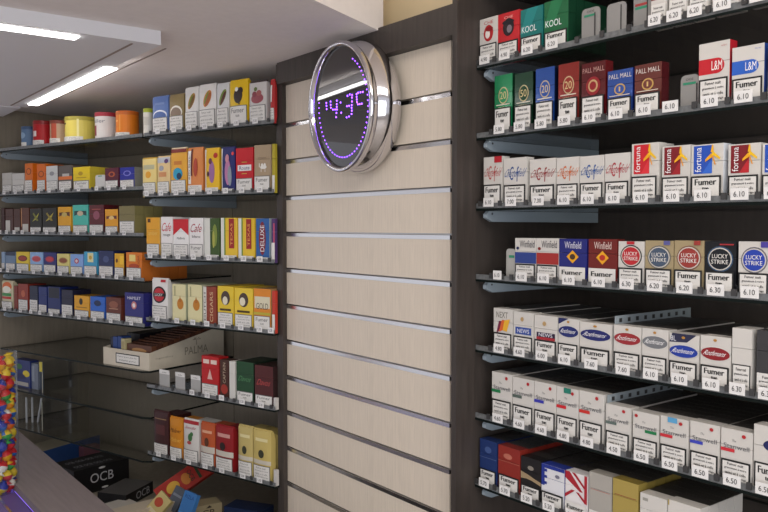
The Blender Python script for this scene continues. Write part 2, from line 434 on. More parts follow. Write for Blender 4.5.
ORD = ['top', 'second', 'third', 'fourth', 'fifth', 'sixth', 'seventh']
NAMECAT = {'box': ('cigarette_pack', 'cigarette pack'), 'pouch': ('tobacco_pouch', 'tobacco pouch'), 'tin': ('tobacco_tin', 'tin'), 'card': ('stock_card', 'card')}
ALL = []
def stock(fr, bay, row, base_h, sh, sh_u0, items, D=.022, tagw=.0235, tagh=.0150, wh=.46, behind=0, n0=.0062):
    prev_end = None
    for it in items:
        x0, x1, yt, shape, base, warn, price, short, arts = it[:9]
        opt = it[9] if len(it) > 9 else {}
        ym = (yt + 226) / 2; nn = opt.get('n', n0)
        ua = fr.at(x0, ym, nn)[0]; ub = fr.at(x1, ym, nn)[0]; W = ub - ua; uc = (ua + ub) / 2
        if shape == 'tin':
            W *= .68
            for q in range(2): uc = fr.at((x0 + x1) / 2, ym, nn + W / 2)[0]
            ua = uc - W / 2; ub = uc + W / 2
        if prev_end is not None and 'n' not in opt and ua < prev_end + .0006: ua = prev_end + .0006; W = ub - ua; uc = (ua + ub) / 2
        prev_end = ub if 'n' not in opt else None
        ht = fr.at((x0 + x1) / 2, yt, nn + (W / 2 if shape == 'tin' else 0))[1] - base_h
        ht = min(ht, .112 if fr is R or bay == 'far-left' else .155)
        where = '%s %s shelf' % (ORD[row], bay)
        if shape == 'none':
            o = None
        elif shape == 'card':
            mb = MB(); r = min(.006, W / 4)
            pts = [(-W / 2, 0), (W / 2, 0), (W / 2, ht - r), (W / 2 - r * .3, ht - r * .3), (W / 2 - r, ht), (-W / 2 + r, ht), (-W / 2 + r * .3, ht - r * .3), (-W / 2, ht - r)]
            mb.prism(pts, 0, .0015, paper(base), ax='y'); do_art(mb, Face(W, ht, 0, 'box'), arts)
            o = fixn(mb.build('stock_card')) if False else mb.build('stock_card')
            mb = MB(); mb.box(-W * .3, W * .3, .0018, .0035, .0, ht * .9, M_ACRYL); mb.build('backing_strip', o)
            put(o, fr, uc, nn + .002, base_h + .0004); tag(o, '%s, %s' % (short, where), 'card', 'empty stock cards' if 'empty' in short else None)
        else:
            nm, cat = NAMECAT[shape]; d = opt.get('D', D)
            if opt.get('cigar'): nm, cat = 'cigar_pack', 'cigar pack'
            o = pack_geom(W, ht, d, shape, base, arts, warn, opt.get('wh', wh), opt.get('foil', False), opt.get('side'), nm, fr is L)
            put(o, fr, uc, nn, base_h + .0004)
            tag(o, '%s, %s' % (short, where), cat, '%ss on the %s' % (cat, where))
            nb = opt.get('b', behind)
            if nb and shape != 'tin':
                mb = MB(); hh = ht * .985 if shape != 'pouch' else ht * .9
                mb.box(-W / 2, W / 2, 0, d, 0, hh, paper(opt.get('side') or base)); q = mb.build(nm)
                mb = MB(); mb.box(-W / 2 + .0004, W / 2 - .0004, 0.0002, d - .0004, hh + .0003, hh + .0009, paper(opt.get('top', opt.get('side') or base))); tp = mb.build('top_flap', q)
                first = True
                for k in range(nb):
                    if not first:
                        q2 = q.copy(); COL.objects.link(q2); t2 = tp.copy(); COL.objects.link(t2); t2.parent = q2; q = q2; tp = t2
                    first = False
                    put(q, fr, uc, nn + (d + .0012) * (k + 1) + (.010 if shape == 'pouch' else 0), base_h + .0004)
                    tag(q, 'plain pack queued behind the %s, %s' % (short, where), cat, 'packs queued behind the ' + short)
        if sh is not None and opt.get('div', True):
            x = (ua if shape != 'none' else ua) - sh_u0
            divider(sh, x - .0012 if x > .004 else .003)
        if price:
            price_tag(fr, uc + opt.get('tu', 0), base_h, price, min(tagw, W * .8) if W > .015 else tagw, tagh,
                      '%s price tag under the %s, %s' % (price if price != ' ' else 'small', short, where), 'price tags on the ' + where)
# ------------------------------------------------------------ right bay
WH = '#cfcbc5'
RH = [.2688, .1468, .0245, -.0993, -.2240, -.3440, -.4640]          # lower edges of the seven shelves
NM7 = ['top', 'second', 'third', 'fourth', 'fifth', 'sixth', 'lowest']
RS = []
for i, h in enumerate(RH):
    RS.append(shelf(R, -.0175, 1.12, h + .006, 'glass shelf of the right bay, %s of the seven' % NM7[i], br=2))
def chester(c, top=None):
    a = [('i', 'Chesterfield', .5, .70, .88, .17, c), ('i', 'C', .36, .69, .16, .27, c), ('i', 'f', .62, .67, .10, .30, c)]
    return a + ([('r', .6, .88, 1, 1, top)] if top else [])
def fortuna(c, c2):
    return [('r', .08, .50, .66, .98, c), ('p', [(.35, .50), (.66, .50), (.66, .75)], c2), ('v', 'fortuna', .23, .74, .42, .20, '#f2f2f2'),
            ('p', [(.62, .86), (.72, .84), (.70, .98), (.66, .98)], '#f0b41c'), ('p', [(.64, .84), (.70, .78), (.46, .70), (.46, .74)], '#f0a81c'),
            ('p', [(.66, .78), (.72, .80), (.92, .72), (.92, .76), (.72, .86), (.66, .84)], '#f2c21e'), ('p', [(.66, .80), (.70, .80), (.80, .64), (.76, .64)], '#e89a1c')]
def roth(c, wing=None, cv=.74):
    a = [('e', .5, cv, .49, .13, '#d9d6d2'), ('e', .5, cv, .48, .12, c), ('i', 'Rothmans', .5, cv + .01, .7, .09, '#f0eeee'), ('e', .5, .93, .06, .025, '#b8863c')]
    return a
def strom(c, u=.0, dot='#b3262c', x=.74):
    return [('i', 'The', .42, .80, .14, .04, '#6a6a6a'), ('t', 'Stanwell', .5, .70, .82, .08, '#55565c'), ('r', u, .595, u + .45, .655, c), ('e', x, .91, .065, .033, dot)]
def lucky(ring, disc, cv=.72):
    return [('e', .5, cv, .42, .23, ring), ('e', .5, cv, .38, .205, '#cfc9c0'), ('e', .5, cv, .345, .185, disc), ('t', 'LUCKY', .5, cv + .05, .5, .075, '#eeeae4'), ('t', 'STRIKE', .5, cv - .05, .54, .075, '#eeeae4')]
def lion(c):
    return [('t', 'PALL MALL', .5, .88, .9, .09, '#d8cfc8'), ('e', .5, .62, .22, .11, '#c9a25c'), ('e', .5, .62, .17, .085, c), ('t', '1', .5, .62, .06, .09, '#d7b777'), ('r', .1, .49, .9, .505, '#d9c9b8')]
def num(c, n='20'):
    return [('e', .5, .66, .27, .14, '#c7b48c'), ('e', .5, .66, .23, .12, c), ('t', n, .5, .66, .34, .12, '#d9c490'), ('r', .12, .50, .88, .515, '#d8d0c0'), ('t', 'SPECIAL', .5, .45, .5, .04, '#d0c09a')]
def mk(arts): return arts
data_R = {
0: [(479.4, 497.3, 18, 'box', WH, 2, '4.90', 'white pack with red portrait print', [('t', 'CHE', .5, .90, .5, .07, '#b02028'), ('e', .5, .68, .26, .17, '#b3262c'), ('e', .46, .66, .13, .09, '#ece2dc'), ('e', .56, .76, .2, .05, '#8c1c22')]),
 (497.6, 518.8, 12.5, 'box', '#bf242b', 2, '4.90', 'red pack with dark portrait print', [('t', 'CHE', .5, .90, .4, .05, '#e8b0a8'), ('e', .5, .70, .26, .18, '#2b1c22'), ('e', .55, .66, .12, .08, '#7a7078'), ('e', .5, .80, .28, .05, '#1c1620')], {'wh': .42}),
 (520, 542, 8, 'box', '#14706c', 1, '6.20', 'teal pack with white capitals', [('p', [(.0, .5), (.4, .5), (.8, 1), (.3, 1)], '#1d8280'), ('t', 'KOOL', .40, .58, .66, .13, '#e8efee')], {'wh': .43}),
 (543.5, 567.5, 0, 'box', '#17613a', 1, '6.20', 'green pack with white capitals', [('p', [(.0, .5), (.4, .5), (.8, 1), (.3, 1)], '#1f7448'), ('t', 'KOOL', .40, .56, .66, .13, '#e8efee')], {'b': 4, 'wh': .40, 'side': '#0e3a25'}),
 (580, 598, 8, 'card', '#8d8b88', 0, None, 'empty grey stock card with green mark', [('t', 'OOS', .5, .90, .4, .06, '#333333'), ('r', .15, .76, .75, .82, '#2f8a68'), ('r', .72, .15, .78, .85, '#2c2a2a')]),
 (605, 624, 3, 'card', '#8f8d8a', 0, None, 'wider blank grey stock card', [('r', .72, .15, .78, .92, '#2c2a2a')]),
 (631.6, 649, -8, 'card', '#8a8885', 0, None, 'grey stock card with green stripe', [('r', .1, .58, .8, .64, '#2f8a68'), ('r', .1, .66, .8, .72, '#a03a3a'), ('r', .78, .1, .84, .9, '#2c2a2a')]),
 (650, 665, -19, 'box', WH, 4, '6.20', 'white pack left of three cut-off packs', [('r', 0, .6, 1, .8, '#7b2430')], {'wh': .5}),
 (668, 686, -24, 'box', WH, 4, '6.20', 'white pack with blue band above warning', [('r', 0, .6, 1, .8, '#28407b')], {'wh': .5}),
 (688.5, 706.5, -28, 'box', '#e3dfd8', 4, '6.20', 'white pack with tan band above warning', [('r', 0, .6, 1, .8, '#9b7b48')], {'wh': .5}),
 (711, 739, -33, 'box', WH, 4, '6.10', 'wide white pack with dark band above', [('r', 0, .6, 1, .8, '#30303a')], {'wh': .5}),
 (747, 776, -40, 'box', WH, 4, '6.10', 'white pack at the frame edge', [('r', 0, .6, 1, .8, '#942a30')], {'wh': .5})],
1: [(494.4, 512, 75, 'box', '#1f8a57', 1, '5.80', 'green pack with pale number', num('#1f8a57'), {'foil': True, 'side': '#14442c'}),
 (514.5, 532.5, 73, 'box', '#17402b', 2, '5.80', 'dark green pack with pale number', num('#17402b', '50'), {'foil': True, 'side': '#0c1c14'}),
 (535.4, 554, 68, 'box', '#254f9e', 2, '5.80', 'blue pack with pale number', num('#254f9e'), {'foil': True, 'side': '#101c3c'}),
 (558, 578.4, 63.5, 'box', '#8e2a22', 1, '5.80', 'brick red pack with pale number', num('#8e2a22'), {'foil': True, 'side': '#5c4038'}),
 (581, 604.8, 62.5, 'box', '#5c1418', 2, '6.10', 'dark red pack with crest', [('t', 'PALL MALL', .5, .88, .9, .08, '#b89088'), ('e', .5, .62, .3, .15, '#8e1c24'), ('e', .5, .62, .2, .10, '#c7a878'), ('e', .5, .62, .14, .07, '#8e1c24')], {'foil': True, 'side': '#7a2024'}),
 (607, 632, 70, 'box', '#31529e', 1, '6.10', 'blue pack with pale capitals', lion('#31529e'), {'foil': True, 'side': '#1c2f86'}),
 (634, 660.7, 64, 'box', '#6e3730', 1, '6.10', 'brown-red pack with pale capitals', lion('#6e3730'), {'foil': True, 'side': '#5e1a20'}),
 (670, 677, 122, 'none', WH, 0, '6.10', 'empty slot', []),
 (679, 697, 75, 'card', '#8d8b88', 0, None, 'empty grey stock card with green mark', [('t', 'OOS', .5, .88, .4, .06, '#333333'), ('r', .15, .74, .85, .80, '#2f8a68'), ('r', .88, .15, .94, .75, '#2c2a2a')]),
 (698, 728.5, 42.5, 'box', WH, 2, '6.10', 'tall white pack with red pill emblem', [('r', 0, .53, .6, .76, '#c2202c'), ('e', .6, .645, .24, .115, '#c2202c'), ('t', 'L&M', .6, .65, .34, .14, '#f4f0ee'), ('t', 'red label', .82, .93, .18, .025, '#b02028')], {'side': '#b81e2a'}),
 (731, 763, 46, 'box', WH, 1, '6.10', 'tall white pack with blue pill emblem', [('r', 0, .53, .6, .76, '#2a5fbe'), ('e', .6, .645, .24, .115, '#2a5fbe'), ('t', 'L&M', .6, .65, .34, .14, '#f4f0ee'), ('t', 'blue label', .82, .93, .18, .025, '#2a5fbe')], {'side': '#1d3f8a'}),
 (767, 799, 43, 'box', '#dcd6c8', 2, '6.10', 'pale pack cut by the frame edge', [('r', 0, .53, .8, .78, '#7a4a30')])],
2: [(483.7, 502, 157, 'box', WH, 1, '6.10', 'white pack with light red script', chester('#b8504e', '#b3202c')),
 (503.6, 526.6, 158, 'box', WH, 2, '7.00', 'white pack with navy script', chester('#3d5a94')),
 (529.6, 555.4, 159, 'box', WH, 1, '7.00', 'white pack with maroon script', chester('#9c4444')),
 (556.5, 579, 157.5, 'box', WH, 2, '6.10', 'white pack with orange script', chester('#d07040')),
 (579.8, 603.8, 156, 'box', WH, 1, '6.10', 'white pack with bright blue script', chester('#2f5a9c')),
 (604.8, 629.5, 153.5, 'box', WH, 1, '6.10', 'white pack with crimson script', chester('#b03a44')),
 (631.6, 658.5, 143.5, 'box', WH, 2, '6.10', 'pack with bright red panel and star', fortuna('#c8202c', '#d8323a'), {'b': 1}),
 (661.9, 690, 146, 'box', WH, 2, '6.10', 'pack with dark red panel and star', fortuna('#7c1820', '#a02028'), {'b': 1}),
 (691, 723, 144.5, 'box', WH, 1, '6.10', 'pack with blue panel and star', fortuna('#2450b4', '#3468cc'), {'b': 1, 'side': '#dfe3ea'}),
 (728, 760, 144, 'box', WH, 2, '6.10', 'pack with two-tone red panel and star', fortuna('#7c1820', '#b8242c'), {'b': 1}),
 (762, 794, 143, 'box', WH, 2, '6.10', 'blue panelled pack cut by frame edge', fortuna('#2450b4', '#3468cc'), {'b': 1})],
3: [(495, 505, 262, 'none', WH, 0, '6.10', 'empty slot', [], {'tu': .004}),
 (505.6, 514.6, 249, 'card', '#a9a7a2', 0, None, 'empty narrow grey stock card', [('r', .3, .72, .9, .80, '#2f8a68')]),
 (515.3, 536.4, 238.4, 'box', WH, 2, '6.10', 'white pack with blue band', [('r', 0, .43, 1, .68, '#2a3f86'), ('t', 'Winfield', .58, .87, .7, .16, '#45434a'), ('e', .14, .77, .07, .035, '#1c2450')], {'wh': .42}),
 (536.8, 558.9, 238.6, 'box', WH, 2, '6.10', 'white pack with red band', [('r', 0, .43, 1, .68, '#a22c28'), ('t', 'Winfield', .58, .87, .7, .16, '#45434a'), ('e', .14, .77, .07, .035, '#7c1c1c')], {'wh': .42}),
 (559.5, 587, 239.2, 'box', '#1e2272', 3, '6.10', 'navy pack with yellow diamond', [('t', 'Winfield', .5, .87, .6, .15, '#d8d6e0'), ('p', [(.28, .62), (.5, .48), (.72, .62), (.5, .76)], '#e8a41c'), ('e', .5, .62, .1, .06, '#4a3018')], {'wh': .40}),
 (588.8, 617.5, 239.4, 'box', '#6c1b14', 3, '6.10', 'dark red pack with yellow diamond', [('t', 'Winfield', .5, .87, .6, .15, '#dcc8c0'), ('p', [(.28, .62), (.5, .48), (.72, .62), (.5, .76)], '#e8a41c'), ('e', .5, .62, .1, .06, '#b83020')], {'wh': .40}),
 (618.8, 644.5, 241.7, 'box', WH, 2, '6.30', 'white pack with red roundel', lucky('#1c1a1a', '#b8242c', .70) + [('r', .35, .94, .65, 1, '#b8242c')]),
 (645.6, 673.8, 241, 'box', '#a3926f', 2, '6.20', 'tan pack with grey-blue roundel', lucky('#6d6a60', '#47566a', .68) + [('r', .68, .92, .9, 1, '#5a5a94')]),
 (674.8, 704.4, 241, 'box', '#a3926f', 1, '6.20', 'tan pack with dull red roundel', lucky('#7c5a48', '#98362f', .68) + [('r', .68, .92, .9, 1, '#98362f')]),
 (705.2, 736.5, 241.5, 'box', '#121318', 1, '6.30', 'black pack with blue-rimmed roundel', lucky('#35506e', '#10141c', .68) + [('r', .5, .93, .95, .955, '#a02a30')]),
 (739, 771, 242, 'box', WH, 2, '6.10', 'white pack with blue roundel', lucky('#6c6a70', '#2440a8', .68) + [('r', .72, .90, 1, 1, '#4a3f98')], {'side': '#cfcdd2'})],
4: [(494, 513, 309, 'box', WH, 2, '4.80', 'white pack with yellow-red flash', [('t', 'NEXT', .45, .86, .6, .13, '#6b675c'), ('p', [(.15, .42), (.3, .72), (.45, .72), (.3, .50)], '#7a2040'), ('p', [(.3, .48), (.45, .75), (.6, .75), (.5, .52)], '#d8622a'), ('p', [(.5, .52), (.6, .75), (.88, .78), (.72, .50)], '#e8b030')]),
 (514, 533.8, 312.5, 'box', WH, 2, '4.60', 'white pack with blue name band', [('r', .1, .50, .9, .66, '#2c4a98'), ('t', 'NEWS', .5, .58, .6, .09, '#e8e8f0'), ('e', .45, .84, .08, .05, '#b89868')]),
 (535, 558, 316, 'box', WH, 1, '6.00', 'white pack with red-black name band', [('r', .1, .48, .9, .62, '#30203a'), ('r', .1, .46, .9, .52, '#a82c34'), ('t', 'NEWS', .5, .57, .6, .08, '#e8e8f0'), ('e', .45, .82, .08, .05, '#b89868')]),
 (559, 579.6, 319, 'box', WH, 1, '6.10', 'white pack with narrow navy oval', [('p', [(0, .86), (.5, 1), (0, 1)], '#20265a')] + roth('#1f2a6a', cv=.72)),
 (580.6, 612, 323.5, 'box', WH, 1, '7.60', 'wide white pack with big navy oval', roth('#1f2468')),
 (614.5, 642, 326.5, 'box', WH, 2, '7.60', 'white pack with bright red oval', roth('#982a30')),
 (643, 669.2, 329.5, 'box', WH, 2, '6.10', 'white pack with grey oval', roth('#74767a')),
 (670.3, 700, 334.5, 'box', WH, 1, '6.10', 'white pack with blue wing and oval', [('p', [(0, .82), (.1, 1), (.92, 1), (.6, .84)], '#2a2c48'), ('t', '8L', .14, .90, .2, .1, '#d8d8e0')] + roth('#1f3a9a', cv=.66)),
 (701.6, 732, 337, 'box', WH, 1, '6.10', 'white pack with dark red oval', roth('#8a1f24', cv=.68)),
 (733.4, 753, 329, 'box', WH, 2, '6.30', 'narrow tall blank white pack', [], {'b': 5, 'D': .030}),
 (758, 790, 332, 'box', '#3b3a3c', 4, '6.30', 'dark pack beside the narrow white one', [], {'wh': .38})],
5: [(492.5, 512.6, 373.5, 'box', WH, 2, '4.60', 'white pack with green tab', strom('#1f7a48')),
 (513.4, 534.5, 379, 'box', WH, 1, '4.60', 'white pack with grey-green tab', strom('#56645c')),
 (535.2, 557, 383.5, 'box', WH, 1, '4.60', 'white pack with violet-blue tab', strom('#3838a8')),
 (557.6, 579.4, 388.5, 'box', WH, 1, '4.80', 'white pack with teal top sticker', strom('#c8242c') + [('r', .35, .90, .68, 1, '#1f7a68')]),
 (580.4, 604.6, 393, 'box', WH, 1, '4.80', 'white pack with red-orange tab', strom('#c83028')),
 (607, 631.8, 406.5, 'box', WH, 2, '4.50', 'shorter white pack with grey tab', strom('#5e6c66')),
 (634.3, 660.2, 413.5, 'box', WH, 2, '6.50', 'white pack with right-hand green tab', strom('#1f7a48', .48, x=.14)),
 (662, 690, 418.5, 'box', WH, 2, '6.50', 'white pack with pale blue sticker', strom('#c8303a') + [('r', .28, .90, .62, 1, '#5aa0cc')]),
 (691.9, 721.5, 424, 'box', WH, 2, '6.50', 'white pack with bright blue tab', strom('#3c44b4')),
 (723, 754.6, 431, 'box', WH, 2, '6.50', 'white pack with bright red tab', strom('#c8303a')),
 (756, 788, 427.5, 'box', WH, 1, '6.50', 'white pack with dark oval, frame edge', [('e', .8, .72, .5, .1, '#20265a')])],
6: [(480.5, 497.3, 441, 'box', '#1f3468', 1, '5.70', 'dark blue pack', [('e', .5, .80, .2, .07, '#42588c'), ('r', 0, .62, 1, .63, '#5a6c98')], {'wh': .38}),
 (499, 520.8, 448, 'box', '#8a2a20', 1, '5.70', 'rust red pack', [('e', .45, .80, .2, .06, '#b86a58'), ('r', 0, .68, 1, .69, '#b86a58')], {'wh': .40}),
 (521.8, 542, 459, 'box', '#1d1a1a', 1, '5.20', 'black pack with tan swirl', [('p', [(0, .50), (0, .66), (.35, .62), (.7, .56), (1, .52), (1, .44), (.6, .5), (.3, .52)], '#a08a6a'), ('e', .5, .78, .15, .05, '#8a8278')], {'wh': .38}),
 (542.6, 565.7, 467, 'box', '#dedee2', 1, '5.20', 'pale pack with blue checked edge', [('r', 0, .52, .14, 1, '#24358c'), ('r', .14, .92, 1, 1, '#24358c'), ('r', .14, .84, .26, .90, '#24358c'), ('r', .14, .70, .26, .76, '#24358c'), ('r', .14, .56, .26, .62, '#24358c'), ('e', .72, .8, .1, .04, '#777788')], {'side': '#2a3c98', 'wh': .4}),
 (566.6, 589, 474, 'box', '#e4e0e0', 3, '5.20', 'pack printed with red and white diagonals', [('p', [(0, .85), (0, 1), (.2, 1), (.8, .62), (.66, .62)], '#a82430'), ('p', [(.3, 1), (.45, 1), (.95, .72), (.95, .66)], '#a82430'), ('p', [(0, .42), (0, .5), (.3, .62), (.45, .62)], '#a82430'), ('p', [(.5, .6), (.62, .6), (1, .42), (.9, .40)], '#a82430'), ('r', .88, .4, 1, 1, '#a82430')], {'wh': .36}),
 (590.6, 613.2, 475, 'box', '#a9a49c', 3, '6.10', 'plain silver grey pack', [('r', .08, .68, .92, .69, '#b06a60')], {'wh': .30}),
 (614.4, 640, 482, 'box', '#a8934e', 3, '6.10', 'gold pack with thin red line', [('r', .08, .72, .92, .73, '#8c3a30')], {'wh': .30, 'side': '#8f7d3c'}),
 (642, 669, 497, 'box', WH, 3, '6.10', 'low white pack beside the gold one', [('r', .1, .86, .3, .92, '#9a9890')]),
 (670, 703, 505, 'box', WH, 3, '6.10', 'low white pack with gold edge', [('r', 0, .9, .04, 1, '#a8934e')])]}
BEH = {0: 0, 1: 0, 2: 0, 3: 0, 4: 7, 5: 7, 6: 4}
for r, items in data_R.items():
    its = []
    for it in items:
        it = list(it) + ([{}] if len(it) < 10 else [])
        if BEH[r] and it[3] == 'box': it[9].setdefault('top', '#3f3c3a');  # dark top colour paints in the shade of the shelf above
        its.append(it)
    stock(R, 'right-hand', r, RH[r] + .006, RS[r], -.0175, its, behind=BEH[r], D=.018 if r < 4 else .021)

# tall pale perforated strips between the queues
for r, px, y, lb in ((5, 605.8, 400, 'perforated pale strip between taller and shorter white packs, sixth right-hand shelf'), (4, 613.2, 326, 'perforated pale strip beside the wide navy oval pack, fifth right-hand shelf')):
    ds = empty('divider_strip'); put(ds, R, R.at(px, y, .006)[0], .002, RH[r] + .0066); tag(ds, lb, 'divider')
    mb = MB(); mb.box(-.0003, .0003, .008, .21, .0, .084, mat('pale_divider_plastic', '#9aa4aa', .35)); mb.build('plate', ds)
    for j in range(9):
        mb = MB(); mb.box(.00035, .0005, .018 + j * .021, .025 + j * .021, .074, .080, M_GRIP); mb.build('slot', ds)

